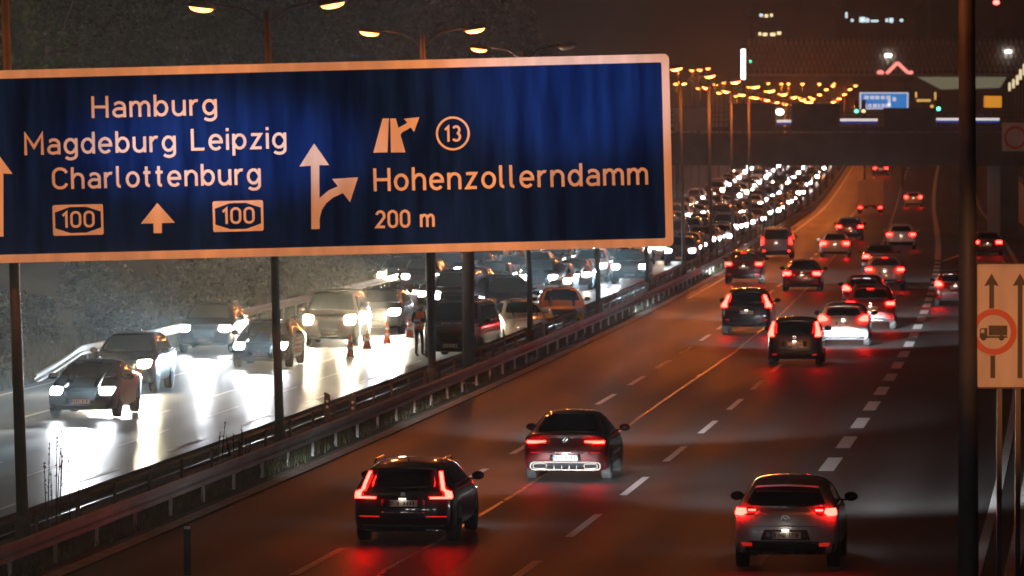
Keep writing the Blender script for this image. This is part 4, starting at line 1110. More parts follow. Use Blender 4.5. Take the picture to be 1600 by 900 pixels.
# oncoming carriageway
oncoming('sedan', 'black', 'dark saloon with blue-white headlights at the lower left', 135, 652, beam=.10, glare=1)
oncoming('suv', 'black', 'dark SUV behind the first saloon with one warm headlight showing', 196, 613, head='headwarm', beam=.045, glare=.7)
oncoming('suv', 'navy', 'dark SUV with blue-white headlights beside the bank', 325, 551, beam=.045, glare=1)
oncoming('wagon', 'navy', 'dark estate car crossed by the second lamp post', 412, 574, beam=.045, glare=1)
oncoming('van', 'brown', 'van with warm headlights between the estate car and the glare', 519, 540, head='headwarm', beam=.045, glare=.7)
oncoming('suv', 'black', 'car with dazzling full beam behind the traffic cones', 592, 522, head='headhigh', beam=.04, glare=6)
oncoming('policevan', 'police', 'dark police van with POLIZEI on its bonnet behind the double posts', 716, 560, head='headoff', rz=R(-4))
oncoming('van', 'black', 'black van with one blue-white light above the police van', 713, 497, head='head', far=True)
oncoming('van', 'blue', 'bright blue van standing beside the police van, unlit', 782, 508, head='headoff', far=True, rz=R(12))
oncoming('citycar', 'cream', 'cream round-eyed city car standing by the guardrail', 806, 536, head='headoff', rz=R(14))
oncoming('hatch', 'amber', 'pale hatchback with orange lamplight put into its paint, standing next to the round city car', 872, 512, head='headoff', rz=R(6))
oncoming('suv', 'teal', 'teal SUV with two blue-white lights beyond the pale hatchback painted orange-lit', 843, 462, glare=.8)
oncoming('suv', 'black', 'dark car with blue-white lights near the lamp post under the sign corner', 985, 443, glare=1.2)
oncoming('hatch', 'black', 'dark car with a single warm light above the police scene', 620, 452, head='headwarm', far=True)
# the queue beyond: rows of oncoming cars
rnd = random.Random(5)
kinds = ['hatch', 'sedan', 'suv', 'wagon', 'hatch', 'suv', 'van', 'sedan']; cols = ['black', 'grey', 'silver', 'navy', 'darkred', 'white', 'black', 'brown']
for li, (off, z0) in enumerate(((-3.3, 318), (-5.9, 258), (-9.0, 236), (-12.1, 262))):
    Z = z0 + rnd.uniform(0, 4)
    while Z < 735:
        kx = KX(Z) + off
        car(rnd.choice(kinds), rnd.choice(cols), 'oncoming car in the dazzling queue that runs back under the overbridge', kx + rnd.uniform(-.25, .25), Z, math.pi - HEADING(Z), far=True,
            head=rnd.choice(['headqueue', 'headqueue', 'headqueuewarm']), tail='taildark', group='cars in the oncoming queue')
        Z += rnd.uniform(9.0, 15.0) if Z < 430 else rnd.uniform(12, 19)
# slip road at the far side of the oncoming lanes
Z = 330
while Z < 560:
    car(rnd.choice(kinds), rnd.choice(cols), 'oncoming car on the outer slip road seen past the sign edge', KX(Z) - 17.2, Z, math.pi - HEADING(Z), far=True, head=rnd.choice(['headqueue', 'headqueuewarm']), tail='taildark', group='cars on the outer slip road')
    Z += rnd.uniform(14, 24)
# housings and stands for the added spots by the viewpoint
for o, d in ADDED_SPOTS:
    q = d.to_track_quat('-Z', 'Y').to_matrix()
    MB().box((0, 0, .12), (.42, .34, .22), None).build('housing', M['lamphead'], o).rotation_euler = q.to_euler()
    MB().tube((0, -.1, -o.location.z + .1), (0, -.1, -.2), .06, .05, 8).build('stand', M['pole'], o)
# ------------------------------------------------------------------ overbridge
BZ = 400.0
def bx(px): return (px - 800) * BZ / F
zbot = CH - 47.5 * BZ / F; ztop = CH + 10 * BZ / F
br_ = thing('overbridge', 'dark concrete overbridge spanning all the lanes with panelled parapet', 'bridge', (bx(1300), BZ, 0))
ox = bx(1300)
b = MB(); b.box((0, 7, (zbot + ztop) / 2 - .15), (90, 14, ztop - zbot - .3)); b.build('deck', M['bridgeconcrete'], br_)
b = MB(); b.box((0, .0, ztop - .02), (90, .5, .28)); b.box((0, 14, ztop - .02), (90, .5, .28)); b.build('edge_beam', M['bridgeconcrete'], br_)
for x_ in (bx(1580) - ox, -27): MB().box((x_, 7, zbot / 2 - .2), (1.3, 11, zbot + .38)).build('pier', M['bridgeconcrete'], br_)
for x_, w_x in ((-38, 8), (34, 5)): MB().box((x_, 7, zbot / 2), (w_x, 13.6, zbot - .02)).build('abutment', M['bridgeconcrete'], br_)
b = MB()
for i in range(46): b.box((-44 + i * 1.95, .0, ztop + .62), (.05, .05, 1.0))
for hz in (.45, .8, 1.12): b.box((0, .0, ztop + hz), (89, .04, .045))
b.build('railing', M['pole'], br_)
def parapet_panel(px0, px1, py0, label, m):
    t = thing('parapet_screen', label, 'screen', (bx((px0 + px1) / 2), BZ - .35, ztop - .2))
    wdt = (px1 - px0) * BZ / F; hh = CH - (py0 - HY) * BZ / F - ztop + .2
    MB().box((0, 0, hh / 2), (wdt, .08, hh)).build('screen_board', m, t)
    b = MB()
    for x in (-wdt / 2 + .05, wdt / 2 - .05): b.box((x, .08, hh / 2), (.08, .08, hh + .1))
    b.box((0, .0, hh + .03), (wdt + .1, .14, .06)); b.build('screen_frame', M['pole'], t)
parapet_panel(1053, 1112, 168, 'brownish board screen on the bridge next to the blue sign edge', M['concrete'])
parapet_panel(1137, 1211, 163, 'dark board screen on the bridge under the lamp cluster', M['darkpanel'])
parapet_panel(1236, 1311, 163, 'dark board screen on the bridge with the lamp rows above it', M['darkpanel'])
parapet_panel(1380, 1460, 170, 'low dark board screen on the bridge beneath the small blue sign', M['darkpanel'])
def lit_trough(px0, px1, py, label):
    t = thing('sign_light_trough', label, 'light fitting', (bx((px0 + px1) / 2), BZ - .55, CH - (py - HY) * BZ / F))
    wdt = (px1 - px0) * BZ / F
    MB().box((0, 0, 0.03), (wdt, .3, .16)).build('lit_cover', M['trough'], t)
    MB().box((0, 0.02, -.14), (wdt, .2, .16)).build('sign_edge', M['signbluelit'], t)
    b = MB()
    for x in (-wdt / 2 + .04, wdt / 2 - .04): b.box((x, .1, -.35), (.06, .06, .9))
    b.build('bracket', M['pole'], t)
M['trough'] = mat('lit_trough', (.8, .8, .78), .5, emit=(1.0, .92, .86), es=0.75)
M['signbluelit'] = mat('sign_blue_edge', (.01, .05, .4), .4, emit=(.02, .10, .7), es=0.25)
lit_trough(1213, 1235, 190, 'short lit trough on the bridge parapet below the white lamp')
lit_trough(1312, 1370, 188, 'lit trough on the bridge parapet beneath the blue panel')
lit_trough(1462, 1560, 187, 'longest lit trough on the bridge, crossed by the lamp post')
t = thing('round_lamp', 'small white lamp just above the short lit trough', 'lamp', (bx(1218), BZ - .3, CH + (211 - 175) * BZ / F))
MB().lathe([(.05, -.22), (.24, -.16), (.28, 0), (.24, .16), (.05, .22)], 14).build('globe', M['neonwhite'], t, smooth=True)
MB().tube((0, 0, -1.8), (0, 0, -.2), .04, .04, 8).build('stem', M['pole'], t)
# height-limit style round sign at the bridge end
t = thing('round_ban_sign', 'white board with a red ring at the far end of the bridge', 'road sign', (bx(1583), BZ - 1.0, CH + (211 - 236) * BZ / F))
MB().box((0, 0, 1.0), (1.75, .05, 2.0)).build('panel', M['signwhite'], t)
b = MB(); ribbon(b, [(0.05 + .72 * math.cos(2 * math.pi * i / 40), .95 + .72 * math.sin(2 * math.pi * i / 40)) for i in range(40)] + ['closed'], .19, -.03); b.build('ban_ring', M['signorange'], t, fix=False)
MB().box((0, .06, .2), (.1, .08, 2.6)).build('post', M['pole'], t)

# retaining wall and noise wall along the slip road
def wall(name, label, off, z0, z1, h0, h1, th, m, cap=True):
    root = thing(name, label, 'wall', RP(off, z0)); inv = RP(off, z0)
    rows = []; z = z0
    while z < z1: rows.append(z); z += 10
    rows.append(z1); b = MB(); vs = []
    for i, z in enumerate(rows):
        h = lerp(h0, h1, i / (len(rows) - 1))
        for dx, dz in ((0, -.4), (0, h), (th, h), (th, -.4)): vs.append(RP(off + dx, z, dz) - inv)
    n = len(rows)
    fs = [(4 * r + c, 4 * r + (c + 1) % 4, 4 * r + 4 + (c + 1) % 4, 4 * r + 4 + c) for r in range(n - 1) for c in range(4)] + [(0, 1, 2, 3), (4 * n - 4, 4 * n - 1, 4 * n - 2, 4 * n - 3)]
    b.add(vs, fs); b.build('wall', m, root)
    b = MB(); vs = []
    for i, z in enumerate(rows):
        h = lerp(h0, h1, i / (len(rows) - 1))
        for dx, dz in ((-.06, h), (-.06, h + .12), (th + .06, h + .12), (th + .06, h)): vs.append(RP(off + dx, z, dz + .004) - inv)
    b.add(vs, fs); b.build('coping', m, root)
wall('retaining_wall', 'concrete retaining wall beside the exit lane, passing under the bridge', 18.3, 230, 620, 1.2, 4.6, .4, M['concrete'])
wall('noise_wall', 'dark noise wall at the picture edge along the verge', 20.5, 60, 228, 3.0, 3.2, .25, M['darkpanel'])
# exit lane asphalt beyond
strip('exit_road', M['asphalt'], RO1 + .26, 18.2, 0.02, z0=325, z1=620)

# guide posts and a thin mast on the median
def guide_post(px, py, label, hz=1.0):
    X, Z = P(px, py)
    t = thing('guide_post', label, 'guide post', (X, Z, .05))
    MB().prism([(-.07, 0), (.07, 0), (.07, hz - .06), (-.05, hz), (-.07, hz)], -.05, .05).build('post', M['signwhite'] if hz < .9 else M['plastic'], t)
    MB().box((0.0, -.053, hz - .26), (.146, .014, .22)).build('black_band', M['black'], t)
    for dz in (.22, .36): MB().lathe([(.035, -.068), (.035, -.055)], 12, c=(0, 0, hz - dz), axis='y').build('reflector', M['retro'], t)
guide_post(511, 680, 'slim dark guide post on the median, farther of the pair')
guide_post(551, 682, 'dark guide post with two white reflectors on the median')
t = thing('guide_post', 'thin pale guide post at the kerb in the lower left corner', 'guide post', (*P(292, 900), .0))
MB().prism([(-.06, 0), (.06, 0), (.06, .82), (-.05, .88), (-.06, .88)], -.05, .05).build('post', M['pole'], t)
MB().box((0, -.054, .80), (.10, .012, .05)).build('reflector', M['retro'], t)
# sign mast in the median behind the lamp line
X, Z = (732 - 800) * 165 / F, 165.0
t = thing('sign_mast', 'thick dark mast under the sign, second from the police van', 'mast', (X, Z, 0))
MB().tube((0, 0, -.1), (.0, 0, 8.3), .18, .16, 18).build('mast', M['pole'], t, smooth=True)
MB().box((0, 0, .1), (.6, .6, .12)).build('base_plate', M['steel'], t)
t = thing('lane_signal', 'dark box beam on a slim post just under the sign edge', 'signal', (*P(662, 585), 0))
MB().box((0, 0, 5.45), (1.35, .35, .42)).build('housing', M['plastic'], t)
MB().tube((.3, .1, 0), (.3, .1, 5.3), .07, .06, 10).build('post', M['pole'], t)

# traffic cones
def cone(px, py, label):
    X, Z = P(px, py)
    t = thing('traffic_cone', label, 'traffic cone', (X, Z, .012), group='traffic cones in the closed lane')
    MB().lathe([(.15, .03), (.115, .25), (.085, .45), (.055, .62), (.03, .75), (.022, .75)], 18).build('cone', M['coneorange'], t, smooth=True)
    MB().box((0, 0, .016), (.40, .40, .03)).build('foot', M['plastic'], t)
    for z0, r0, z1, r1 in ((.28, .1135, .38, .0985), (.50, .082, .58, .067)):
        MB().lathe([(r0, z0), (r1, z1)], 18).build('white_band', M['retro'], t, smooth=True)
cone(574, 546, 'orange traffic cone in front of the dazzling car')
cone(547, 559, 'orange traffic cone beside the warm-lit van, lowest of the cones')
cone(605, 538, 'orange traffic cone on the police van side of the dazzling car')
cone(640, 528, 'orange traffic cone close to the person in the orange vest')

# ------------------------------------------------------------------ person in reflective vest
def skin_body(name, joints, edges, m, parent, sub=2, root=0):
    me = bpy.data.meshes.new(name); me.from_pydata([j[0] for j in joints], edges, []); me.update()
    o = bpy.data.objects.new(name, me); C.objects.link(o)
    o.modifiers.new('k', 'SKIN'); s = o.modifiers.new('s', 'SUBSURF'); s.levels = s.render_levels = sub
    for i, j in enumerate(joints):
        sv = me.skin_vertices[0].data[i]; sv.radius = (j[1], j[2] if len(j) > 2 else j[1]); sv.use_root = (i == root)
    dg = bpy.context.evaluated_depsgraph_get(); m2 = bpy.data.meshes.new_from_object(o.evaluated_get(dg)); m2.name = name
    m2.materials.clear(); m2.materials.append(m); m2.polygons.foreach_set('use_smooth', [True] * len(m2.polygons))
    bpy.data.objects.remove(o)
    return link(name, m2, parent)
X, Z = P(655, 557)
pr = thing('person', 'person in dark clothes and orange reflective vest standing beside the police van', 'person', (X, Z, .01), R(-150))
J = [((0, 0, .96), .15, .11), ((0, 0, 1.15), .145, .10), ((0, .0, 1.36), .17, .11), ((0, .0, 1.48), .065, .06), ((0, .02, 1.57), .058, .058), ((0, .03, 1.66), .085, .095), ((0, .025, 1.745), .06, .075),
     ((-.19, 0, 1.42), .062), ((-.25, -.01, 1.16), .047), ((-.21, .2, 1.04), .038), ((-.18, .28, 1.04), .036),
     ((.19, 0, 1.42), .062), ((.26, -.02, 1.16), .047), ((.17, .18, 1.12), .038), ((.12, .26, 1.14), .036),
     ((-.10, 0, .88), .095), ((-.12, .02, .50), .065), ((-.13, -.02, .10), .05), ((-.14, .10, .045), .045), ((-.145, .16, .04), .038),
     ((.10, 0, .88), .095), ((.12, .04, .50), .065), ((.13, .03, .10), .05), ((.15, .15, .045), .045), ((.155, .21, .04), .038)]
E = [(0, 1), (1, 2), (2, 3), (3, 4), (4, 5), (5, 6), (2, 7), (7, 8), (8, 9), (9, 10), (2, 11), (11, 12), (12, 13), (13, 14), (0, 15), (15, 16), (16, 17), (17, 18), (18, 19), (0, 20), (20, 21), (21, 22), (22, 23), (23, 24)]
skin_body('body', J, E, M['cloth'], pr)
def ellipsoid(c, r, n=14, k=9): return MB().lathe([(max(.001, r[0] * math.sin(math.pi * i / k)), -r[2] * math.cos(math.pi * i / k)) for i in range(k + 1)], n, c=c)
hb = ellipsoid((0, .03, 1.66), (.082, .082, .115)); hb.v = [(x, .03 + (y - .03) * 1.18, z) for x, y, z in hb.v]
hb.lathe([(.001, -.02), (.016, 0), (.001, .03)], 8, c=(0, .135, 1.655)); hd_ = hb.build('head', M['skin'], pr, smooth=True)
for sx in (-1, 1): ellipsoid((sx * .03, .116, 1.68), (.011, .008, .008), 8, 5).build('eye', M['black'], hd_, smooth=True)
hr = ellipsoid((0, .012, 1.69), (.09, .09, .10)); hr.v = [(x, .012 + (y - .012) * 1.12, z) for x, y, z in hr.v]; hr.build('hair', M['hair'], pr, smooth=True)
vb = MB(); vs = []; n = 20
for (z, rx, ry) in ((.90, .185, .15), (1.02, .175, .14), (1.15, .172, .135), (1.30, .185, .14), (1.42, .19, .125), (1.48, .14, .10)):
    for i in range(n):
        a = 2 * math.pi * i / n; vs.append((rx * math.cos(a), ry * math.sin(a), z))
vb.add(vs, [(r * n + i, r * n + (i + 1) % n, (r + 1) * n + (i + 1) % n, (r + 1) * n + i) for r in range(5) for i in range(n)])
ve = vb.build('vest', M['hivis'], pr, smooth=True, fix=False)
for z, rx, ry in ((1.0, .181, .146), (1.16, .177, .14)):
    MB().add([(rx * math.cos(2 * math.pi * i / n), ry * math.sin(2 * math.pi * i / n), z + dz) for dz in (0, .055) for i in range(n)], [(i, (i + 1) % n, n + (i + 1) % n, n + i) for i in range(n)]).build('reflective_band', M['retro'], ve, fix=False)
for sx in (-1, 1):      # hands: palm, four fingers, thumb, closed in a loose curl
    wr_ = Vector((-.18, .28, 1.04)) if sx < 0 else Vector((.12, .26, 1.14)); d_ = Vector((.25 * -sx, .9, .05)).normalized(); sd = d_.cross(Vector((0, 0, 1))).normalized() * sx
    hb = MB(); hb.tube(wr_, wr_ + d_ * .09, .033, .040, 8)
    for f_ in range(4):
        p0 = wr_ + d_ * .085 + Vector((0, 0, .03 - f_ * .02)); l_ = (.035, .042, .038, .03)[f_]
        p1 = p0 + d_ * l_; p2 = p1 + (d_ * .6 - sd * .8).normalized() * l_ * .8
        hb.tube(p0, p1, .010, .009, 6); hb.tube(p1, p2, .009, .0075, 6)
    q0 = wr_ + d_ * .03 + Vector((0, 0, .03)); hb.tube(q0, q0 + (d_ + Vector((0, 0, 1))).normalized() * .05, .011, .009, 6)
    hb.build('hand', M['skin'], pr, smooth=True)

# ------------------------------------------------------------------ far buildings and lights beyond the bridge
def tower(px0, px1, py0, Z, label):
    p0, p1 = AT(px0, py0, Z), AT(px1, py0, Z); wdt = p1.x - p0.x; h = p0.z
    t = thing('tower_block', label, 'building', ((p0.x + p1.x) / 2, Z, RISE(Z) - .1)); h -= RISE(Z) - .1
    MB().box((0, 9, h / 2), (wdt, 18, h)).build('wall', M['building'], t)
    MB().box((0, 9, h + .6), (wdt + 1.6, 19.6, 1.2)).build('roof', M['building'], t)
    return t, wdt, h
t, wd, h = tower(1178, 1230, 22, 1150, 'square tower block with three lit window rows high above the lamps')
def win(t, x, z, w_, h_, m):
    f = MB().box((x, -.03, z), (w_ + .3, .10, h_ + .3)).build('window', M['plastic'], t)
    MB().box((x, -.10, z), (w_, .06, h_)).build('pane', M[m], f)
s_ = 1150 / F
for px, wpx, py, m in ((1189, 5, 24, 'wincool'), (1197, 5, 25, 'winwarm'), (1205, 4, 24, 'winwarm'), (1193, 8, 40, 'building'), (1187, 4, 53, 'winwarm'), (1195, 7, 54, 'winwarm'), (1207, 8, 54, 'winwarm'), (1217, 6, 52, 'winwarm')):
    win(t, (px - 1204) * s_, h - (py - 22) * s_, wpx * s_, 4.5 * s_, m)
# long lattice hall
Zb = 1060; s_ = Zb / F
p0 = AT(1166, 62, Zb); p1 = AT(1640, 62, Zb); wdt = p1.x - p0.x
t = thing('lattice_hall', 'long hall with a diamond lattice facade under the night sky', 'building', ((p0.x + p1.x) / 2, Zb, RISE(Zb) - .1))
hh = p0.z - RISE(Zb); zl = CH + (211 - 112) * s_ - RISE(Zb)
MB().box((0, 15, (hh) / 2), (wdt - 1, 29, hh)).build('wall', M['building'], t)
b = MB(); n = 58; rows_ = 5; stepx = wdt / n; stepz = (hh - zl) / rows_
for r_ in range(rows_):
    for i in range(n):
        x = -wdt / 2 + (i + .5) * stepx + (stepx / 2 if r_ % 2 else 0); z = zl + (r_ + .5) * stepz
        b.add([(x, -.9, z - stepz * .8), (x + stepx * .42, -.55, z), (x, -.3, z + stepz * .8), (x - stepx * .42, -.55, z)], [(0, 1, 2, 3)])
b.build('lattice', M['lattice'], t, fix=False)
b = MB(); b.box((0, -.6, zl - .5), (wdt, 1.2, .35)); b.build('eaves', M['lattice'], t)
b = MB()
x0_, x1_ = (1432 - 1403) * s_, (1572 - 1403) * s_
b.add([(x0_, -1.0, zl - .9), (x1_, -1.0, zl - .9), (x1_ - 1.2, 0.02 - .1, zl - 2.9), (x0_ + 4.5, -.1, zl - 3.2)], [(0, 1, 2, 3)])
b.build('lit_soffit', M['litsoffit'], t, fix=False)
b = MB()
for px, py in ((1387, 86), (1574, 80)): b.box(((px - 1403) * s_, -1.2, CH + (211 - py) * s_ - RISE(Zb)), (10 * s_, .3, 4 * s_))
b.build('facade_lamp', M['neonwhite'], t)
# dark upper block behind the hall with a band of cool windows
t, wd, h = tower(1312, 1432, 6, 1180, 'dark office block behind the lattice hall with cool lit windows')
s_ = 1180 / F
for px, wpx, py, hp in ((1322, 3, 24, 9), (1331, 4, 32, 4), (1347, 9, 31, 8), (1355, 5, 32, 6), (1366, 12, 33, 3), (1385, 4, 32, 5), (1392, 6, 32, 7), (1408, 5, 32, 4)):
    win(t, (px - 1372) * s_, h - (py - 6) * s_, wpx * s_, hp * s_, 'wincool')
t, wd, h = tower(1452, 1660, -30, 1250, 'dark high block above the hall at the upper right corner')
t = thing('aircraft_beacon', 'single red beacon on a thin mast high at the upper right', 'lamp', AT(1556, 4, 1215))
MB().lathe([(.1, -.5), (.6, -.3), (.7, 0), (.5, .4), (.1, .5)], 12).build('lamp', M['beacon'], t, smooth=True)
MB().tube((0, 0, -34), (0, 0, -.5), .15, .1, 8).build('mast', M['pole'], t)
# vertical lit advertising strip
t = thing('lit_column', 'tall narrow column of white lamps beside the lattice hall', 'lit sign', AT(1161, 124, 980))
s_ = 980 / F
MB().box((0, .2, 23 * s_), (9 * s_, .3, 50 * s_)).build('casing', M['plastic'], t)
for i in range(6): MB().box((0, -.02, (3.5 + i * 8) * s_), (6.5 * s_, .16, 6.6 * s_)).build('lamp_panel', M['neonwhite'], t)
MB().tube((0, .2, -(CH + (211 - 124) * s_ - RISE(980))), (0, .2, 0), .25, .2, 8).build('post', M['pole'], t)
# red neon zigzag on the hall roof edge
t = thing('neon_zigzag', 'red neon zigzag sign in front of the lattice hall', 'lit sign', AT(1385, 115, 1040)); s_ = 1040 / F
b = MB(); pts = [(0, 0, 0), (17 * s_, 0, 17 * s_), (33 * s_, 0, 1.5 * s_), (41 * s_, 0, 1.5 * s_)]
for a, c in zip(pts[:-1], pts[1:]): b.tube(a, c, .30, .30, 8)
b.tube((-14 * s_, 0, 0), (-10 * s_, 0, 4 * s_), .3, .3, 8); b.tube((-10 * s_, 0, 4 * s_), (-5 * s_, 0, 0), .3, .3, 8)
b.build('neon_tube', M['neonred'], t); MB().box((12 * s_, .4, -8 * s_), (62 * s_, .5, 10 * s_)).build('backing_board', M['darkpanel'], t)
for x in (-8, 30): MB().box((x * s_, .45, -(t.location.z - RISE(1040)) / 2 - 6 * s_), (.4, .4, (t.location.z - RISE(1040)) - 12 * s_)).build('support', M['pole'], t)
# far blue direction sign above the far carriageway
Zs = 640; s_ = Zs / F
t = thing('far_blue_sign', 'small lit blue direction sign over the far lanes', 'road sign', AT(1381, 170, Zs))
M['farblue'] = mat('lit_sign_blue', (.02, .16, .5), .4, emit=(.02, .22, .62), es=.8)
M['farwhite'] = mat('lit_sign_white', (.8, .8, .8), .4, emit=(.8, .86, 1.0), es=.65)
MB().box((0, .05, 12.5 * s_), (76 * s_, .12, 26 * s_)).build('border', M['farwhite'], t)
MB().box((0, -.03, 12.5 * s_), (72 * s_, .04, 22.5 * s_)).build('panel', M['farblue'], t)
b = MB(); rr_ = random.Random(3)
for z in (5, 17.5):
    x = -31
    while x < 6:
        l = rr_.uniform(3, 8); b.box(((x + l / 2) * s_, -.06, z * s_), (l * s_, .03, 5 * s_)); x += l + rr_.uniform(1.5, 3)
b.box((8 * s_, -.06, 10 * s_), (4 * s_, .03, 9 * s_)); b.box((16 * s_, -.06, 15 * s_), (5 * s_, .03, 6 * s_))
b.build('lettering', M['farwhite'], t)
for x in (-30, 30): MB().box((x * s_, .25, -(t.location.z - RISE(Zs)) / 2 + 10 * s_), (.22, .22, t.location.z - RISE(Zs) + 20 * s_)).build('post', M['pole'], t)
# amber box, traffic signals, little lamps on the crossing road
t = thing('amber_sign', 'amber lit board on a post beyond the bridge', 'lit sign', AT(1551, 168, 560)); s_ = 560 / F
MB().box((0, 0, 9 * s_), (27 * s_, .3, 18 * s_)).build('panel', M['amberbox'], t); MB().box((0, .1, 9 * s_), (29 * s_, .25, 20 * s_)).build('casing', M['plastic'], t)
MB().box((0, .15, -4.5), (.2, .2, 9)).build('post', M['pole'], t)
def signal(px, py, Z, label, lit='lightgreen'):
    t = thing('traffic_signal', label, 'traffic signal', AT(px, py, Z))
    MB().box((0, .12, .35), (.34, .22, 1.05)).build('housing', M['plastic'], t)
    MB().lathe([(.15, -.06), (.13, 0.02)], 14, axis='y').build('signal_lamp', M[lit], t)
    MB().tube((0, .14, -(t.location.z - 7.0)), (0, .14, -.2), .06, .06, 8).build('post', M['pole'], t)
signal(1466, 170, 440, 'green traffic signal on the bridge near the lamp post'); signal(1338, 174, 440, 'tiny green traffic signal under the small blue sign'); signal(1349, 174, 430, 'tiny amber signal under the small blue sign', 'winwarm')
signal(1172, 96, 900, 'green light on a post beside the lit column')
first = None
for i, (px, py) in enumerate(((1577, 132), (1583, 127), (1589, 121), (1594, 112), (1600, 104))):
    Z = 620 - i * 40
    p = AT(px, py, Z)
    t = thing('ramp_lamp', 'pale lamp in the slanting row climbing the ramp', 'street lamp', p, group='lamps climbing the ramp')
    MB().box((0, 0, -.25), (.22, .18, .9)).build('lamp_tube', M['rampglow'] if 'rampglow' in M else M.setdefault('rampglow', mat('ramp_lamp_tube', (.9, .85, .6), .4, emit=(1.0, .85, .5), es=.9)), t)
    MB().tube((0, .05, -p.z + RISE(Z)), (0, .05, -.7), .07, .06, 8).build('post', M['pole'], t)
for px, py, Z, w_, h_ in ((1431, 148, 500, 3, 9), (1461, 150, 500, 3, 12), (1456, 171, 470, 5, 14), (1443, 157, 520, 22, 4)):
    t = thing('crossing_road_light', {1431: 'small upright yellow light right of the far blue sign', 1461: 'upright yellow light above the green traffic signal', 1456: 'pale lit post beside the green traffic signal', 1443: 'flat yellow light strip beyond the bridge'}[px], 'lamp', AT(px, py, Z))
    s_ = Z / F
    MB().box((0, 0, 0), (w_ * s_, .15, h_ * s_)).build('lamp', M['crosslight'] if 'crosslight' in M else M.setdefault('crosslight', mat('crossing_light', (.9, .7, .3), .4, emit=(1.0, .68, .2), es=.55)), t)
    MB().tube((0, .1, -(t.location.z - 7)), (0, .1, -h_ * s_ / 2), .05, .05, 6).build('post', M['pole'], t)

# ------------------------------------------------------------------ vegetation
def leaf_cloud(n, pts, size, seed):
    rn = random.Random(seed); b = MB()
    for _ in range(n):
        c, r = rn.choice(pts); d = Vector((rn.gauss(0, 1), rn.gauss(0, 1), rn.gauss(0, 1))).normalized() * r * rn.random()**.45
        p = Vector(c) + d; s = size * rn.uniform(.5, 1.3)
        u = Vector((rn.gauss(0, 1), rn.gauss(0, 1), rn.gauss(0, .7))).normalized(); v = u.orthogonal().normalized(); v = Matrix.Rotation(rn.random() * 6.28, 3, u) @ v
        b.add([p - u * s, p + v * s * .5, p + u * s, p - v * s * .5], [(0, 1, 2, 3)])
    return b
def make_tree(seed, h, spread, nl, lm):
    rn = random.Random(seed); t = thing('tree', None, 'tree'); tr = MB()
    tr.tube((0, 0, -.5), (0, 0, h * .45), .22, .15, 8); tr.tube((0, 0, h * .45), (rn.uniform(-.5, .5), 0, h * .85), .15, .05, 7)
    clumps = []
    for i in range(15):
        z = h * rn.uniform(.30, .97); rr = spread * (1 - abs(z / h - .55) * 1.1) * rn.uniform(.3, 1); a = rn.random() * 6.28
        c = (rr * math.cos(a), rr * math.sin(a), z); clumps.append((c, spread * rn.uniform(.28, .50)))
        tr.tube((0, 0, min(z * .8, h * .6)), c, .06, .02, 5)
    tr.build('trunk', M['bark'], t, smooth=True)
    leaf_cloud(nl, clumps, .14, seed + 100).build('crown', M[lm], t, fix=False)
    return t
TR = [make_tree(1, 13, 4.4, 8000, 'leaf'), make_tree(2, 15, 4.0, 8000, 'leaf2'), make_tree(3, 11, 4.8, 8000, 'leaf2')]
rn = random.Random(21)
spots = []
for Z in range(176, 520, 14):
    spots.append((-23 - rn.random() * 3, Z + rn.uniform(-5, 5))); spots.append((-30 - rn.random() * 5, Z + rn.uniform(-5, 5)))
for i, (off, Z) in enumerate(spots):
    o = TR[i] if i < 3 else copy_tree(TR[i % 3])
    p = RP(off, Z, bank(off, Z)); o.location = p; s = rn.uniform(.85, 1.25); o.scale = (s, s, s); o.rotation_euler = (0, 0, rn.random() * 6.28)
    tag(o, 'dark leafy tree in the wooded bank beside the oncoming lanes', 'tree', 'trees on the dark bank')
o = copy_tree(TR[0]); o.location = ((862 - 800) * 262 / F - .5, 262, -4.5); o.location = RP(-11.4, 262, -.9)
o.location = ((858 - 800) * 250 / F, 252.0, 0.1)
C.objects.unlink(o) if False else None
for ch in list(o.children): bpy.data.objects.remove(ch)
bpy.data.objects.remove(o)
# bushes between rail and bank
bu = thing('bush', None, 'bush')
leaf_cloud(2600, [((0, 0, .7), 1.0), ((1.1, .3, .6), .8), ((-1.0, .4, .55), .8), ((.2, .8, 1.0), .8)], .085, 5).build('foliage', M['leaf2'], bu, fix=False)
st = MB()
for x, y, z in ((.3, 0, 1.2), (-.5, .3, 1.0), (1, .2, .9), (-.1, .7, 1.4)): st.tube((x * .2, y * .2, -.1), (x, y, z), .03, .012, 5)
st.build('stem', M['bark'], bu)
i = 0
for Z in range(168, 420, 9):
    o = bu if i == 0 else copy_tree(bu); i += 1
    off = -16.2 - rn.random() * 1.6; s = rn.uniform(.7, 1.5)
    o.location = RP(off, Z, bank(off, Z)); o.scale = (s, s, s * rn.uniform(.8, 1.4)); o.rotation_euler = (0, 0, rn.random() * 6)
    tag(o, 'low green bush at the foot of the bank behind the bright guardrail', 'bush', 'bushes at the foot of the bank')
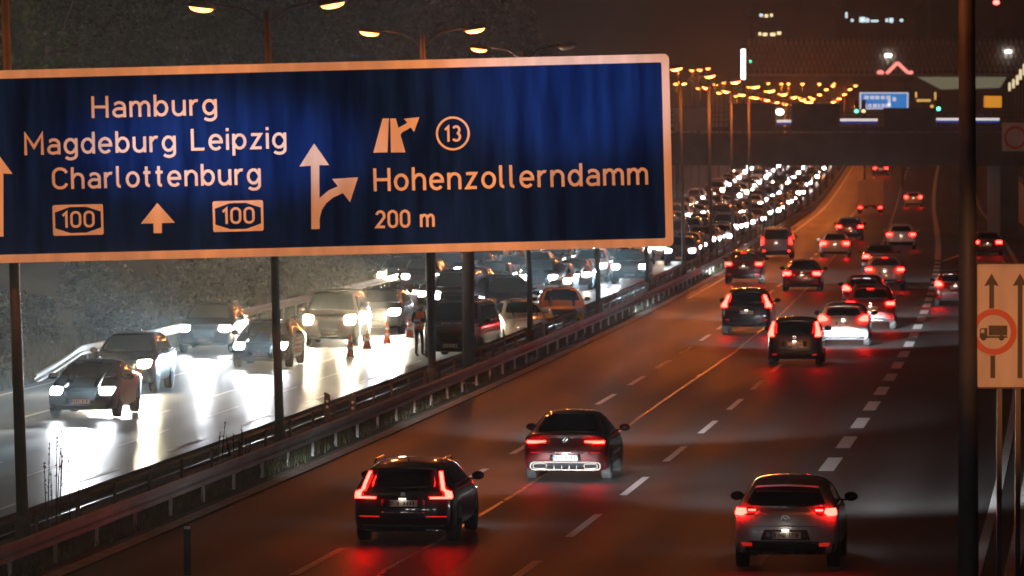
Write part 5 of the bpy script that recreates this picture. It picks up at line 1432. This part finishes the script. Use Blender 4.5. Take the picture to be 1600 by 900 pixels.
# median and verge grass tufts (uncountable)
def tufts(name, n, fn, hmin, hmax, m, seed):
    rn = random.Random(seed); b = MB()
    for _ in range(n):
        p = fn(rn)
        for _k in range(5):
            h = rn.uniform(hmin, hmax); a = rn.random() * 6.28; l = rn.uniform(.1, .5) * h; q = p + Vector((rn.uniform(-.12, .12), rn.uniform(-.12, .12), 0)); wv = Vector((math.cos(a + 1.57), math.sin(a + 1.57), 0)) * .012
            mid = q + Vector((math.cos(a) * l * .4, math.sin(a) * l * .4, h * .6)); tip = q + Vector((math.cos(a) * l, math.sin(a) * l, h))
            b.add([q - wv, q + wv, mid + wv * .8, mid - wv * .8, tip], [(0, 1, 2, 3), (3, 2, 4)])
    return tag(b.build(name, M[m], fix=False), kind='stuff')
tufts('median_grass', 3200, lambda r: RP(r.uniform(-1.5, -.4), 82 + 260 * r.random()**1.5, .08), .08, .32, 'grass', 1)
tufts('verge_grass', 2600, lambda r: RP(r.uniform(15.95, 20.3), 86 + 140 * r.random()**1.3, -.12 + .0), .12, .45, 'grass', 2)
tufts('bank_grass', 3000, lambda r: (lambda o, z: RP(o, z, bank(o, z)))(r.uniform(-17.5, -14.4), 150 + 140 * r.random()), .25, .95, 'grass', 3)
def weed(px, py, h, label, seed):
    rn = random.Random(seed); Zm = min((80 + .5 * k_ for k_ in range(300)), key=lambda z: abs(KX(z) - 1.25 - (px - 800) * z / F))
    t = thing('tall_weed', label, 'weed', RP(-1.25, Zm, .1))
    b = MB()
    for k_ in range(9):
        x0 = rn.uniform(-.35, .35); hh = h * rn.uniform(.55, 1.0); tip = Vector((x0 + rn.uniform(-.12, .12), rn.uniform(-.2, .2), hh)); q = Vector((x0, 0, 0)); b.tube(q, tip, .014, .006, 5)
        for j in range(16):
            u = rn.uniform(.55, 1.0); c = q.lerp(tip, u); s = .05 * rn.uniform(.5, 1.3); d = Vector((rn.gauss(0, 1), rn.gauss(0, 1), rn.gauss(.6, 1))).normalized()
            v = d.orthogonal().normalized(); b.add([c - v * s * .4, c + d * s, c + v * s * .4, c - d * s * .3], [(0, 1, 2, 3)])
    b.build('stalk', M['weed'], t, fix=False)
weed(95, 800, 2.1, 'dark dry weed clump sticking up over the guardrail at the lower left', 4)
weed(362, 690, 1.15, 'small dry weed above the rail near the second lamp post', 6)

# ------------------------------------------------------------------ air: even, thin haze round the camera and the whole scene
hz = MB().box((100, 1950, 33), (2400, 4400, 72)).build('haze', None)
hm = bpy.data.materials.new('haze'); hm.use_nodes = True; t_ = hm.node_tree; t_.nodes.clear()
ho = t_.nodes.new('ShaderNodeOutputMaterial'); pv = t_.nodes.new('ShaderNodeVolumePrincipled')
pv.inputs['Color'].default_value = (.9, .9, .9, 1); pv.inputs['Density'].default_value = HAZE_DENSITY; pv.inputs['Anisotropy'].default_value = HAZE_ANISO
t_.links.new(pv.outputs[0], ho.inputs['Volume']); hz.data.materials.append(hm); tag(hz, kind='stuff')
